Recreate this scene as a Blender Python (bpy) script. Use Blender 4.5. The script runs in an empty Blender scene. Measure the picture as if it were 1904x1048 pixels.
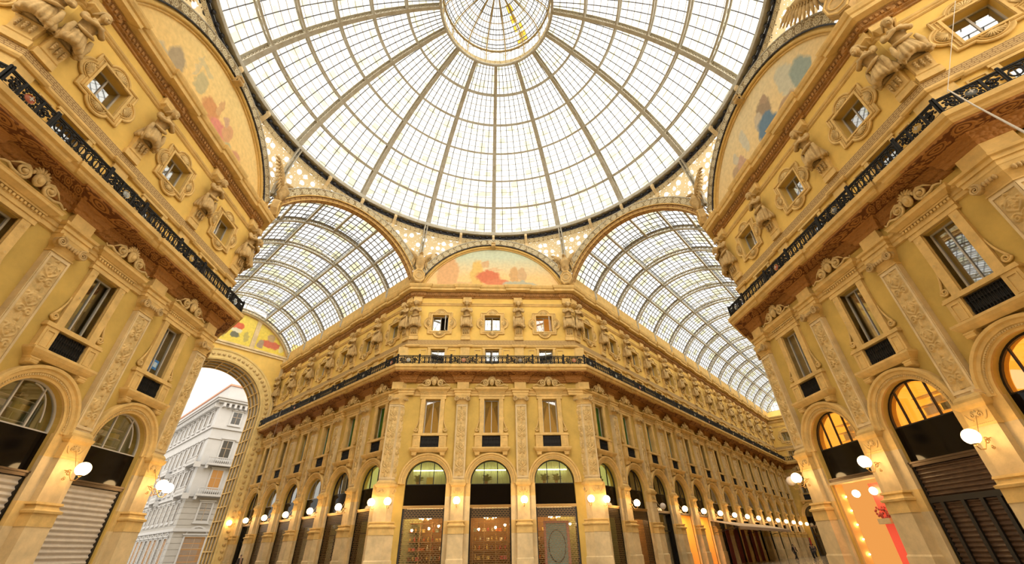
import bpy, math, random
import numpy as np
from mathutils import Vector, Matrix
random.seed(7)
PI = math.pi; S = 2**-.5
COL = bpy.context.scene.collection
AP = 18.0; H = 7.70                      # octagon: face apothem and half width
AAP = (AP+H)*S; AW = (AP-H)*S            # arm opening apothem and half width
PD = 4.83; W0 = 2.6                      # arcade bay spacing and first window
def R(d): return math.radians(d)

# ---------------------------------------------------------------- mesh builder
class MB:
    def __init__(s): s.v = []; s.f = []; s.uv = []
    def add(s, vs, fs, uvs=None):
        o = len(s.v); s.v += [tuple(p) for p in vs]
        for i, f in enumerate(fs):
            s.f.append(tuple(k+o for k in f)); s.uv.append(uvs[i] if uvs else None)
        return s
    def bx(s, x0, x1, y0, y1, z0, z1):
        vs = [(x, y, z) for z in (z0, z1) for y in (y0, y1) for x in (x0, x1)]
        return s.add(vs, [(0,2,3,1),(4,5,7,6),(0,1,5,4),(2,6,7,3),(0,4,6,2),(1,3,7,5)])
    def quad(s, a, b, c, d): return s.add([a,b,c,d], [(0,1,2,3)])
    def prism(s, poly, y0, y1):
        n = len(poly)
        vs = [(x,y0,z) for x,z in poly]+[(x,y1,z) for x,z in poly]
        fs = [tuple(range(n)), tuple(range(2*n-1,n-1,-1))]+[(i,i+n,(i+1)%n+n,(i+1)%n) for i in range(n)]
        return s.add(vs, fs)
    def ring(s, out, inn, y0, y1):
        n = len(out)
        vs = [(x,y0,z) for x,z in out]+[(x,y0,z) for x,z in inn]+[(x,y1,z) for x,z in out]+[(x,y1,z) for x,z in inn]
        fs = []
        for i in range(n):
            j = (i+1)%n
            fs += [(i,j,n+j,n+i),(i,2*n+i,2*n+j,j),(n+i,n+j,3*n+j,3*n+i)]
        return s.add(vs, fs)
    def tube(s, pts, r, n=6, sy=1.0, closed=False):
        pts = [Vector(p) for p in pts]; m = len(pts)
        rr = r if hasattr(r, '__len__') else [r]*m
        vs = []; up = Vector((0,0,1)); prev = None
        for i, p in enumerate(pts):
            if closed: t = pts[(i+1)%m]-pts[i-1]
            else: t = pts[min(i+1,m-1)]-pts[max(i-1,0)]
            t.normalize()
            if prev is None:
                a = Vector((0,1,0)) if abs(t.y) < .9 else Vector((1,0,0))
                x = (a-t*a.dot(t)).normalized()
            else:
                x = prev-t*prev.dot(t)
                x = x.normalized() if x.length > 1e-6 else prev
            prev = x; y = t.cross(x)
            for k in range(n):
                a = 2*PI*k/n
                vs.append(p+x*(math.cos(a)*rr[i]*sy)+y*(math.sin(a)*rr[i]))
        fs = []
        for i in range(m if closed else m-1):
            j = (i+1)%m
            for k in range(n): fs.append((i*n+k, i*n+(k+1)%n, j*n+(k+1)%n, j*n+k))
        if not closed: fs += [tuple(range(n-1,-1,-1)), tuple((m-1)*n+k for k in range(n))]
        return s.add(vs, fs)
    def bar(s, a, b, w, d=None):
        a = Vector(a); b = Vector(b); t = (b-a).normalized()
        u = Vector((0,0,1)) if abs(t.z) < .95 else Vector((0,1,0))
        x = t.cross(u).normalized()*(w/2); y = x.cross(t).normalized()*((d or w)/2)
        vs = [p+i*x+j*y for p in (a,b) for i, j in ((-1,-1),(1,-1),(1,1),(-1,1))]
        return s.add(vs, [(0,1,2,3),(7,6,5,4),(0,4,5,1),(1,5,6,2),(2,6,7,3),(3,7,4,0)])
    def lathe(s, prof, n=12, c=(0,0,0), axis='z', a0=0, a1=2*PI, sx=1, sy=1):
        vs = []; full = abs(a1-a0-2*PI) < 1e-6; m = n if full else n+1
        for r, h in prof:
            for k in range(m):
                a = a0+(a1-a0)*k/n; x, y = r*math.cos(a)*sx, r*math.sin(a)*sy
                vs.append((c[0]+x,c[1]+y,c[2]+h) if axis=='z' else (c[0]+x,c[1]-h,c[2]+y))
        fs = []
        for i in range(len(prof)-1):
            for k in range(n if full else n):
                j = (k+1)%m
                fs.append((i*m+k,i*m+j,(i+1)*m+j,(i+1)*m+k))
        return s.add(vs, fs)
    def ell(s, c, r, n=10, m=7, rot=None):
        vs = []; fs = []
        for i in range(m+1):
            a = PI*i/m
            for k in range(n):
                b = 2*PI*k/n
                p = Vector((r[0]*math.sin(a)*math.cos(b), r[1]*math.sin(a)*math.sin(b), r[2]*math.cos(a)))
                if rot is not None: p = rot @ p
                vs.append(p+Vector(c))
        for i in range(m):
            for k in range(n): fs.append((i*n+k,i*n+(k+1)%n,(i+1)*n+(k+1)%n,(i+1)*n+k))
        return s.add(vs, fs)
    def disc(s, c, r, y0, y1, n=16, rings=None):                  # a stud facing -y
        p = [(r, 0), (r, y0-y1)] if rings is None else rings
        return s.lathe(list(p)+[(0.001, p[-1][1])], n, (c[0], y0, c[1]), 'y')
    def loft(s, secs, cap=True):                                   # secs: lists of 3D points, equal length, open plan
        n = len(secs[0]); vs = [p for q in secs for p in q]; fs = []
        for i in range(len(secs)-1):
            for k in range(n-1): fs.append((i*n+k,i*n+k+1,(i+1)*n+k+1,(i+1)*n+k))
        if cap: fs += [tuple(range(n)), tuple(range(len(vs)-1, len(vs)-n-1, -1))]
        return s.add(vs, fs)
    def mesh(s, name, mat, smooth=False, off=(0,0,0)):
        me = bpy.data.meshes.new(name)
        o = Vector(off)
        me.from_pydata([tuple(Vector(p)-o) for p in s.v], [], s.f)
        if any(u for u in s.uv):
            L = me.uv_layers.new(name='UVMap'); i = 0
            for k, f in enumerate(s.f):
                for q in range(len(f)):
                    L.data[i].uv = s.uv[k][q] if s.uv[k] else (0,0); i += 1
        if smooth: me.polygons.foreach_set('use_smooth', [True]*len(me.polygons))
        for m in (mat if isinstance(mat, (list, tuple)) else [mat]): me.materials.append(m)
        me.validate(); me.update()
        return me

def ob(name, me, parent=None, loc=(0,0,0), rz=0):
    o = bpy.data.objects.new(name, me); COL.objects.link(o)
    o.location = loc; o.rotation_euler = (0,0,rz)
    if parent is not None: o.parent = parent
    return o
def tag(o, label, cat, group=None, kind=None):
    if label: o['label'] = label
    if cat: o['category'] = cat
    if group: o['group'] = group
    if kind: o['kind'] = kind
    return o
KIDS = {}
class Proto:
    """one kind of thing: its parts as (name, mesh, parent index)"""
    def __init__(s, name, base=(0,0,0)): s.name = name; s.base = Vector(base); s.parts = []
    def part(s, name, mb, mat, smooth=False, under=None, lab=None):
        me = mb if isinstance(mb, bpy.types.Mesh) else mb.mesh(name, mat, smooth, s.base)
        if me is mb: me.transform(Matrix.Translation(-s.base))
        s.parts.append((name, me, under, lab)); return len(s.parts)-1
    def place(s, M, label, cat, group=None, kind=None, flip=False, name=None, swap=None, sc=None):
        L, rz = M
        c, si = math.cos(rz), math.sin(rz); b = s.base
        if len(s.parts) == 1: r = bpy.data.objects.new(name or s.name, swap.get(s.parts[0][0], s.parts[0][1]) if swap else s.parts[0][1])
        else: r = bpy.data.objects.new(name or s.name, None); r.empty_display_size = .2
        COL.objects.link(r)
        fx = -1 if flip else 1
        r.location = (L[0]+c*b.x*fx-si*b.y, L[1]+si*b.x*fx+c*b.y, L[2]+b.z); r.rotation_euler = (0,0,rz)
        if flip or sc: r.scale = (fx*(sc[0] if sc else 1), sc[1] if sc else 1, sc[2] if sc else 1)
        tag(r, label, cat, group, kind)
        if len(s.parts) > 1:
            os_ = []
            for n, me, u, lab in s.parts:
                o = bpy.data.objects.new(n, swap.get(n, me) if swap else me); COL.objects.link(o)
                o.parent = os_[u] if u is not None else r
                if lab: o['label'] = lab
                os_.append(o)
        return r

# ---------------------------------------------------------------- materials
def newmat(name):
    m = bpy.data.materials.new(name); m.use_nodes = True
    nt = m.node_tree; nt.nodes.clear()
    return m, nt, nt.nodes.new('ShaderNodeOutputMaterial')
def ND(nt, t, **k):
    n = nt.nodes.new(t)
    for a, v in k.items():
        if a.startswith('i_'): n.inputs[a[2:].replace('_',' ')].default_value = v
        else: setattr(n, a, v)
    return n
def ramp(nt, fac, stops):
    r = ND(nt, 'ShaderNodeValToRGB'); e = r.color_ramp.elements
    while len(e) < len(stops): e.new(.5)
    for i, (p, c) in enumerate(stops): e[i].position = p; e[i].color = (*c, 1)
    nt.links.new(fac, r.inputs[0]); return r.outputs[0]
def stone(name, c, var=.18, scale=1.2, rough=.8, bump=.0, bscale=14, spec=.25, c2=None, stain=.0):
    m, nt, out = newmat(name); b = ND(nt, 'ShaderNodeBsdfPrincipled'); b.inputs['Roughness'].default_value = rough
    b.inputs['Specular IOR Level'].default_value = spec
    tc = ND(nt, 'ShaderNodeTexCoord'); g = ND(nt, 'ShaderNodeNewGeometry')
    n = ND(nt, 'ShaderNodeTexNoise'); n.inputs['Scale'].default_value = scale; n.inputs['Detail'].default_value = 6
    n.inputs['Roughness'].default_value = .65
    nt.links.new(g.outputs['Position'], n.inputs['Vector'])
    lo = tuple(x*(1-var) for x in (c2 or c)); hi = tuple(min(1, x*(1+var*.8)) for x in c)
    col = ramp(nt, n.outputs['Fac'], [(.3, lo), (.7, hi)])
    if stain:
        n2 = ND(nt, 'ShaderNodeTexNoise'); n2.inputs['Scale'].default_value = .45; n2.inputs['Detail'].default_value = 9
        nt.links.new(g.outputs['Position'], n2.inputs['Vector'])
        mk = ramp(nt, n2.outputs['Fac'], [(.45, (1,1,1)), (.75, (1-stain,)*3)])
        mx = ND(nt, 'ShaderNodeMix', data_type='RGBA', blend_type='MULTIPLY'); mx.inputs[0].default_value = 1
        nt.links.new(col, mx.inputs[6]); nt.links.new(mk, mx.inputs[7]); col = mx.outputs[2]
    nt.links.new(col, b.inputs['Base Color'])
    if bump:
        n3 = ND(nt, 'ShaderNodeTexNoise'); n3.inputs['Scale'].default_value = bscale; n3.inputs['Detail'].default_value = 3
        nt.links.new(g.outputs['Position'], n3.inputs['Vector'])
        bp = ND(nt, 'ShaderNodeBump'); bp.inputs['Strength'].default_value = bump; bp.inputs['Distance'].default_value = .05
        nt.links.new(n3.outputs['Fac'], bp.inputs['Height']); nt.links.new(bp.outputs[0], b.inputs['Normal'])
    nt.links.new(b.outputs[0], out.inputs[0]); return m
def plain(name, c, rough=.5, metal=0., spec=.5, emit=None, es=0.):
    m, nt, out = newmat(name); b = ND(nt, 'ShaderNodeBsdfPrincipled')
    b.inputs['Base Color'].default_value = (*c,1); b.inputs['Roughness'].default_value = rough
    b.inputs['Metallic'].default_value = metal; b.inputs['Specular IOR Level'].default_value = spec
    if emit: b.inputs['Emission Color'].default_value = (*emit,1); b.inputs['Emission Strength'].default_value = es
    nt.links.new(b.outputs[0], out.inputs[0]); return m
def glow(name, c, s):
    m, nt, out = newmat(name); e = ND(nt, 'ShaderNodeEmission')
    e.inputs[0].default_value = (*c,1); e.inputs[1].default_value = s
    nt.links.new(e.outputs[0], out.inputs[0]); return m
def pane_mat(name, refl=.25, tint=(.9,.92,.9), ior=1.5, rough=.02):
    m, nt, out = newmat(name)
    t = ND(nt, 'ShaderNodeBsdfTransparent'); t.inputs[0].default_value = (*tint,1)
    g = ND(nt, 'ShaderNodeBsdfGlossy'); g.inputs['Roughness'].default_value = rough
    fr = ND(nt, 'ShaderNodeLayerWeight'); fr.inputs[0].default_value = .5; pw = ND(nt, 'ShaderNodeMath', operation='POWER'); pw.inputs[1].default_value = 4.; nt.links.new(fr.outputs['Facing'], pw.inputs[0])
    ad = ND(nt, 'ShaderNodeMath', operation='ADD', use_clamp=True); ad.inputs[1].default_value = refl
    mx = ND(nt, 'ShaderNodeMixShader')
    nt.links.new(pw.outputs[0], ad.inputs[0]); nt.links.new(ad.outputs[0], mx.inputs[0])
    nt.links.new(t.outputs[0], mx.inputs[1]); nt.links.new(g.outputs[0], mx.inputs[2])
    nt.links.new(mx.outputs[0], out.inputs[0]); return m
def roofglass(name, k=1.6, odd=.12, warm=(.86,.82,.6)):
    """thin clear panes; a few are frosted or yellowed, cell by cell"""
    m, nt, out = newmat(name)
    tc = ND(nt, 'ShaderNodeTexCoord')
    v = ND(nt, 'ShaderNodeTexVoronoi', distance='CHEBYCHEV'); v.inputs['Scale'].default_value = k; v.inputs['Randomness'].default_value = .2
    nt.links.new(tc.outputs['Object'], v.inputs['Vector'])
    sp = ND(nt, 'ShaderNodeSeparateColor'); nt.links.new(v.outputs['Color'], sp.inputs[0])
    col = ramp(nt, sp.outputs[0], [(0,(.99,.99,.98)), (1-odd-.02,(.96,.975,.97)), (1-odd,warm)])
    t = ND(nt, 'ShaderNodeBsdfTransparent'); nt.links.new(col, t.inputs[0])
    d = ND(nt, 'ShaderNodeBsdfTranslucent'); nt.links.new(col, d.inputs[0])
    mx = ND(nt, 'ShaderNodeMixShader'); mx.inputs[0].default_value = .06
    nt.links.new(t.outputs[0], mx.inputs[1]); nt.links.new(d.outputs[0], mx.inputs[2])
    nt.links.new(mx.outputs[0], out.inputs[0]); return m
def mth(nt, op, a, b=None):
    n = ND(nt, 'ShaderNodeMath', operation=op)
    for i, x in enumerate((a, b)):
        if x is None: continue
        if hasattr(x, 'links') or hasattr(x, 'is_linked'): nt.links.new(x, n.inputs[i])
        else: n.inputs[i].default_value = x
    return n.outputs[0]
def uvxy(nt):
    tc = ND(nt, 'ShaderNodeTexCoord'); sp = ND(nt, 'ShaderNodeSeparateXYZ'); nt.links.new(tc.outputs['UV'], sp.inputs[0])
    return sp.outputs[0], sp.outputs[1]
def rosette_mat(name, c, dark, per=.72, h=.69, v0=None):
    """carved band: ring rosettes and small scrolls repeated along UV x (metres)"""
    m, nt, out = newmat(name); x, y = uvxy(nt)
    fx = mth(nt,'SUBTRACT', mth(nt,'FRACT', mth(nt,'DIVIDE', x, per)), .5); fx = mth(nt,'MULTIPLY', fx, per)
    fy = mth(nt,'SUBTRACT', y, h/2 if v0 is None else v0)
    d = mth(nt,'SQRT', mth(nt,'ADD', mth(nt,'MULTIPLY',fx,fx), mth(nt,'MULTIPLY',fy,fy)))
    w = mth(nt,'SINE', mth(nt,'MULTIPLY', d, 52/h*.69))
    vo = ND(nt,'ShaderNodeTexVoronoi'); vo.inputs['Scale'].default_value = 9; tc = ND(nt,'ShaderNodeTexCoord'); nt.links.new(tc.outputs['UV'], vo.inputs['Vector'])
    far = mth(nt,'GREATER_THAN', d, h*.36)
    a = mth(nt,'MULTIPLY', w, mth(nt,'SUBTRACT', 1., far)); b_ = mth(nt,'MULTIPLY', mth(nt,'SUBTRACT', mth(nt,'MULTIPLY', vo.outputs['Distance'], 3.2), .7), far)
    k = mth(nt,'ADD', a, b_)
    edge = mth(nt,'GREATER_THAN', mth(nt,'ABSOLUTE', fy), h*.44); k = mth(nt,'SUBTRACT', k, mth(nt,'MULTIPLY', edge, 2.))
    col = ramp(nt, k, [(.0, c), (.45, c), (.75, dark)])
    b = ND(nt,'ShaderNodeBsdfPrincipled'); b.inputs['Roughness'].default_value = .7; b.inputs['Specular IOR Level'].default_value = .25
    nt.links.new(col, b.inputs['Base Color'])
    bp = ND(nt,'ShaderNodeBump'); bp.inputs['Strength'].default_value = .5; bp.inputs['Distance'].default_value = .04; bp.invert = True
    nt.links.new(k, bp.inputs['Height']); nt.links.new(bp.outputs[0], b.inputs['Normal'])
    nt.links.new(b.outputs[0], out.inputs[0]); return m
def key_mat(name, c, dark):
    m, nt, out = newmat(name); x, y = uvxy(nt)
    cb = ND(nt,'ShaderNodeCombineXYZ'); nt.links.new(x, cb.inputs[0]); nt.links.new(y, cb.inputs[1])
    bk = ND(nt,'ShaderNodeTexBrick'); bk.offset = .37; bk.squash = .5; bk.squash_frequency = 3
    for k, v in (('Scale',1),('Mortar Size',.016),('Brick Width',.3),('Row Height',.09),('Mortar Smooth',.1)): bk.inputs[k].default_value = v
    bk.inputs['Color1'].default_value = (*c,1); bk.inputs['Color2'].default_value = (*[q*.93 for q in c],1); bk.inputs['Mortar'].default_value = (*dark,1)
    nt.links.new(cb.outputs[0], bk.inputs['Vector'])
    b = ND(nt,'ShaderNodeBsdfPrincipled'); b.inputs['Roughness'].default_value = .8; nt.links.new(bk.outputs[0], b.inputs['Base Color'])
    nt.links.new(b.outputs[0], out.inputs[0]); return m
def pierced_mat(name, c, k=1.55):
    """cast panel pierced with round holes through which the sky shows"""
    m, nt, out = newmat(name); tc = ND(nt,'ShaderNodeTexCoord')
    v = ND(nt,'ShaderNodeTexVoronoi'); v.inputs['Scale'].default_value = k; v.inputs['Randomness'].default_value = .3
    nt.links.new(tc.outputs['Object'], v.inputs['Vector'])
    v2 = ND(nt,'ShaderNodeTexVoronoi'); v2.inputs['Scale'].default_value = k*3.1; v2.inputs['Randomness'].default_value = .4; nt.links.new(tc.outputs['Object'], v2.inputs['Vector'])
    f = mth(nt,'LESS_THAN', v.outputs['Distance'], .36); f2 = mth(nt,'LESS_THAN', v2.outputs['Distance'], .2)
    f = mth(nt,'MAXIMUM', f, f2)
    b = ND(nt,'ShaderNodeBsdfPrincipled'); b.inputs['Base Color'].default_value = (*c,1); b.inputs['Roughness'].default_value = .7
    tl = ND(nt,'ShaderNodeBsdfTranslucent'); tl.inputs[0].default_value = (*c,1)
    m1 = ND(nt,'ShaderNodeMixShader'); m1.inputs[0].default_value = .35; nt.links.new(b.outputs[0], m1.inputs[1]); nt.links.new(tl.outputs[0], m1.inputs[2])
    t = ND(nt,'ShaderNodeBsdfTransparent'); mx = ND(nt,'ShaderNodeMixShader')
    nt.links.new(f, mx.inputs[0]); nt.links.new(m1.outputs[0], mx.inputs[1]); nt.links.new(t.outputs[0], mx.inputs[2])
    nt.links.new(mx.outputs[0], out.inputs[0]); return m
def mural_mat(name, lo, hi, blobs, z1=4.7):
    """faded wall painting: a sky wash and soft patches of colour (generic, object space metres)"""
    m, nt, out = newmat(name); tc = ND(nt,'ShaderNodeTexCoord')
    ns = ND(nt,'ShaderNodeTexNoise'); ns.inputs['Scale'].default_value = 1.6; ns.inputs['Detail'].default_value = 5
    nt.links.new(tc.outputs['Object'], ns.inputs['Vector'])
    ds = ND(nt,'ShaderNodeVectorMath', operation='SCALE'); ds.inputs[3].default_value = .8
    sb = ND(nt,'ShaderNodeVectorMath', operation='SUBTRACT'); sb.inputs[1].default_value = (.5,.5,.5)
    nt.links.new(ns.outputs['Color'], sb.inputs[0]); nt.links.new(sb.outputs[0], ds.inputs[0])
    av = ND(nt,'ShaderNodeVectorMath', operation='ADD'); nt.links.new(tc.outputs['Object'], av.inputs[0]); nt.links.new(ds.outputs[0], av.inputs[1])
    sp = ND(nt,'ShaderNodeSeparateXYZ'); nt.links.new(av.outputs[0], sp.inputs[0])
    col = ramp(nt, mth(nt,'DIVIDE', sp.outputs[2], z1), [(.0, lo), (.3, lo), (.85, hi)])
    for bx_, bz, rx, rz, c in blobs:
        dx = mth(nt,'DIVIDE', mth(nt,'SUBTRACT', sp.outputs[0], bx_), rx); dz = mth(nt,'DIVIDE', mth(nt,'SUBTRACT', sp.outputs[2], bz), rz)
        d = mth(nt,'ADD', mth(nt,'MULTIPLY',dx,dx), mth(nt,'MULTIPLY',dz,dz))
        f = ND(nt,'ShaderNodeMapRange'); f.inputs[1].default_value = .75; f.inputs[2].default_value = 1.25; f.inputs[3].default_value = 1; f.inputs[4].default_value = 0
        nt.links.new(d, f.inputs[0])
        mx = ND(nt,'ShaderNodeMix', data_type='RGBA'); nt.links.new(f.outputs[0], mx.inputs[0]); nt.links.new(col, mx.inputs[6]); mx.inputs[7].default_value = (*c,1); col = mx.outputs[2]
    n2 = ND(nt,'ShaderNodeTexNoise'); n2.inputs['Scale'].default_value = 3.5; n2.inputs['Detail'].default_value = 8; nt.links.new(tc.outputs['Object'], n2.inputs['Vector'])
    sh = ramp(nt, n2.outputs['Fac'], [(.3,(.9,.9,.9)),(.65,(1.06,1.06,1.06))])
    mm = ND(nt,'ShaderNodeMix', data_type='RGBA', blend_type='MULTIPLY'); mm.inputs[0].default_value = 1; nt.links.new(col, mm.inputs[6]); nt.links.new(sh, mm.inputs[7])
    b = ND(nt,'ShaderNodeBsdfPrincipled'); b.inputs['Roughness'].default_value = .8; b.inputs['Specular IOR Level'].default_value = .2
    nt.links.new(mm.outputs[2], b.inputs['Base Color']); nt.links.new(b.outputs[0], out.inputs[0]); return m

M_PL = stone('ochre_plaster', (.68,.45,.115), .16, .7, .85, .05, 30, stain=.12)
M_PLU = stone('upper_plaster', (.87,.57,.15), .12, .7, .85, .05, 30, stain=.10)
M_ST = stone('carved_stone', (.78,.52,.19), .2, 1.6, .8, .12, 22)
M_STL = stone('light_stone', (.78,.59,.32), .2, 1.3, .6, .05, 20, stain=.2)
M_REL = stone('relief_stone', (.72,.50,.21), .25, 3, .85, .3, 30)
M_COVE = rosette_mat('carved_cove', (.45,.205,.055), (.17,.06,.014), .62, .62, 1.0)  # brown ornament, its colour deepened with the shade under the balcony slab
M_STSH = stone('shaded_stone', (.44,.225,.07), .35, 2.5, .7, .6, 16)  # same stone, browned so its colour carries the shade under the top cornice
M_STAT = stone('statue_stone', (.58,.39,.165), .3, 2.5, .8, .12, 18)
M_KEY = key_mat('greek_key', (.62,.42,.17), (.3,.17,.06))
M_BAND = rosette_mat('rosette_band', (.72,.62,.40), (.30,.22,.11))
M_FRZ = rosette_mat('scroll_frieze', (.74,.60,.34), (.34,.23,.10), .5, .6)
M_SOF = rosette_mat('arch_soffit', (.66,.42,.16), (.35,.17,.06), .5, .55)
M_PIER = pierced_mat('pierced_panel', (.82,.66,.38))
M_IRON = stone('black_iron', (.016,.015,.014), .4, 8, .6, spec=.2)
M_RIB = stone('roof_iron', (.50,.48,.41), .2, 2, .55, spec=.4, c2=(.50,.43,.30))
M_BAR = plain('glazing_bar', (.17,.175,.20), .6)
M_DK = plain('dark_gap_and_moulding', (.03,.03,.035), .6)  # shaded gap under the dome ring; also the face arches' inner moulding
M_RG = roofglass('roof_glass'); M_RGV = roofglass('vault_glass', 1.2, .16, (.8,.77,.55))
M_LAP = plain('glass_lap', (.85,.87,.9), .5)
M_GL = pane_mat('window_glass', .16)
M_GLR = pane_mat('mirror_glass', .42, (.8,.82,.8))
M_GLG = pane_mat('green_glass', .07, (.45,.80,.55))
M_FRW = plain('window_frame', (.55,.50,.42), .5); M_FRB = plain('black_frame', (.012,.011,.01), .35)
M_RAIL = plain('brass_rail', (.55,.34,.12), .35, .6)
M_BLK = plain('black_fascia', (.004,.003,.003), .08, 0, .2)
M_SHUT = stone('pale_shutter', (.60,.52,.42), .12, 3, .45, spec=.4)
M_DSH = stone('brown_shutter', (.10,.055,.03), .4, 5, .35, spec=.5)
M_GRL = plain('grille_metal', (.30,.19,.08), .4, .6)
M_LAMP = glow('lamp_globe', (1,.64,.28), 17.); M_OFF = plain('unlit_globe', (.75,.66,.58), .3)
M_BULB = glow('bulb', (1,.72,.36), 40.)
M_DARK = plain('dark_room', (.035,.032,.028), .9); M_DIM = plain('dim_room', (.20,.17,.10), .9)
M_CURT = plain('curtain', (.62,.60,.42), .9)
M_LEAF = plain('leaf', (.04,.09,.025), .6); M_POT = plain('pot', (.25,.12,.05), .7)
M_FLOOR = stone('floor_marble', (.42,.33,.22), .3, 2.2, .16, spec=.6)
# ---------------------------------------------------------------- plan frames: local x runs along a wall, -y points into the hall
FR = {'C': ((0,AP),0), 'L': ((-AP,0),R(90)), 'R': ((AP,0),R(-90)),
      'LA': ((-H,AP),R(-45)), 'RA': ((H,AP),R(45)), 'LN': ((-AP,-H),R(45)), 'RN': ((AP,-H),R(-45)),
      'LB': ((-AP,H),R(135)), 'RB': ((AP,H),R(225))}
LEN = {'LA': 29.6, 'RA': 69.6, 'LN': 16., 'RN': 16., 'LB': 29.6, 'RB': 69.6}
SGN = {'LA': -1, 'RA': 1, 'LN': -1, 'RN': 1, 'LB': 1, 'RB': -1}
EX = (H+69.6*S, AP+69.6*S)
FR['RE'] = (EX, R(-45))
def at(fr, u, v=0., z=0.):
    (x, y), r = FR[fr]; c, s = math.cos(r), math.sin(r)
    return ((x+c*u+s*v, y+s*u-c*v, z), r)        # v: outward from the wall
def xy(fr, u, v=0.): return at(fr, u, v)[0][:2]
BAYS = {'C': [-4.93,0,4.93], 'L': [4.93,0,-4.93], 'R': [-4.93,0,4.93],
        'LA': [-(W0+PD*k) for k in range(6)], 'RA': [W0+PD*k for k in range(14)],
        'LN': [-W0], 'RN': [W0, W0+PD], 'RE': [2.6, 7.28, 11.9]}
PIL = {'C': [-2.465,2.465], 'L': [2.465,-2.465], 'R': [-2.465,2.465],
       'LA': [-(.18+PD*k) for k in range(1,7)], 'RA': [.18+PD*k for k in range(1,15)],
       'LN': [-(.18+PD)], 'RN': [.18+PD], 'RE': []}
ORD = 'first second third fourth fifth sixth seventh eighth ninth tenth eleventh twelfth thirteenth fourteenth fifteenth sixteenth'.split()
def where(fr, i, what='bay'):
    if fr == 'C': return 'on the block ahead, '+(['%s beside the street arcade','middle %s','%s beside the awning arcade'] if what == 'bay' else ['%s beside the street arcade','%s beside the awning arcade'])[i] % what
    if fr == 'L': return 'on the pale-shutter block, '+(['%s beside the street arch','middle %s','%s away from the street arch'] if what == 'bay' else ['%s nearer the street arch','%s away from the street arch'])[i] % what
    if fr == 'R': return 'on the orange-arch block, '+(['%s beside the awning arcade','middle %s','%s away from the awning arcade'] if what == 'bay' else ['%s nearer the awning arcade','%s away from the awning arcade'])[i] % what
    if fr == 'LA': return 'in the street arcade, %s %s from the octagon' % (ORD[i], what)
    if fr == 'RA': return 'in the awning arcade, %s %s from the octagon' % (ORD[i], what)
    if fr == 'LN': return 'beyond the eagle corner of the pale-shutter block'
    if fr == 'RN': return 'round the near corner of the orange-arch block, %s %s' % (ORD[i], what)
    if fr == 'RE': return 'on the far end wall of the awning arcade, %s %s' % (ORD[i], what)

# ---------------------------------------------------------------- swept mouldings along each block, breaking forward at pilasters
def miter(a, b):
    m = Vector((a.x+b.x, a.y+b.y)); return m/(1+a.dot(b))
def plan(pts, jogs, j):
    """pts: wall corner points; jogs per segment [(a,b)]; j: step forward. Hall on the right hand."""
    P = [Vector(p) for p in pts]; out = []
    ds = [(P[i+1]-P[i]).normalized() for i in range(len(P)-1)]; ns = [Vector((d.y,-d.x)) for d in ds]
    for i in range(len(P)-1):
        L = (P[i+1]-P[i]).length; d, n = ds[i], ns[i]
        jg = sorted(jogs[i])
        o0 = j if jg and jg[0][0] <= 0 else 0
        if i == 0: out.append(P[0]+n*o0)
        else: out.append(P[i]+miter(ns[i-1], n)*o0)
        for a, b in jg:
            if a > 0 and j: out += [P[i]+d*a, P[i]+d*a+n*j]
            if b < L and j: out += [P[i]+d*b+n*j, P[i]+d*b]
    out.append(P[-1]+ns[-1]*(j if jogs[-1] and max(b for a, b in jogs[-1]) >= L else 0))
    return out
def sweep(mb, Q, prof):
    n = len(prof); m = len(Q); seg = [(Q[i+1]-Q[i]).normalized() for i in range(m-1)]; nr = [Vector((d.y,-d.x)) for d in seg]
    vs = []; lu = [0.]
    for i in range(1, m): lu.append(lu[-1]+(Q[i]-Q[i-1]).length)
    lv = [0.]
    for k in range(1, n): lv.append(lv[-1]+math.dist(prof[k], prof[k-1]))
    for i in range(m):
        mt = nr[0] if i == 0 else nr[-1] if i == m-1 else miter(nr[i-1], nr[i])
        for d, z in prof: vs.append((Q[i].x+mt.x*d, Q[i].y+mt.y*d, z))
    fs = []; us = []
    for i in range(m-1):
        for k in range(n-1):
            fs.append((i*n+k, (i+1)*n+k, (i+1)*n+k+1, i*n+k+1)); us.append([(lu[i],lv[k]),(lu[i+1],lv[k]),(lu[i+1],lv[k+1]),(lu[i],lv[k+1])])
    fs += [tuple(range(n)), tuple((m-1)*n+k for k in range(n-1,-1,-1))]; us += [None, None]
    return mb.add(vs, fs, us)
def segjogs(fr, w, L, first_corner=True):
    """forward breaks over pilasters as distances from the octagon corner"""
    r = [(-1, .95+w-.5)] if first_corner else []
    return r+[(abs(u)-w, abs(u)+w) for u in PIL[fr] if abs(u)+w < L]
CW = 2*H
def block(name):
    fw = lambda w: [(-1,.95+w-.5),(H-2.465-w,H-2.465+w),(H+2.465-w,H+2.465+w),(CW-.95-w+.5,CW+1)]
    rev = lambda js, L: [(L-b, L-a) for a, b in js]
    if name == 'C':
        pts = [xy('LA',-29.6),(-H,AP),(H,AP),xy('RA',69.6)]
        return pts, lambda w: [rev(segjogs('LA',w,29.6),29.6), fw(w), segjogs('RA',w,69.6)]
    if name == 'L':
        pts = [xy('LN',-16),(-AP,-H),(-AP,H),xy('LB',29.6)]
        return pts, lambda w: [rev(segjogs('LN',w,16),16), fw(w), [(-1,.95+w-.5)]]
    if name == 'R':
        pts = [xy('RB',-69.6),(AP,H),(AP,-H),xy('RN',16)]
        return pts, lambda w: [[(69.6-.95-w+.5,80)], fw(w), segjogs('RN',w,16)]
    if name == 'E':
        pts = [xy('RE',0),xy('RE',14.55)]; return pts, lambda w: [[]]
BN = {'C': 'block ahead', 'L': 'pale-shutter block', 'R': 'orange-arch block', 'E': 'far end wall of the awning arcade'}
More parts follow.
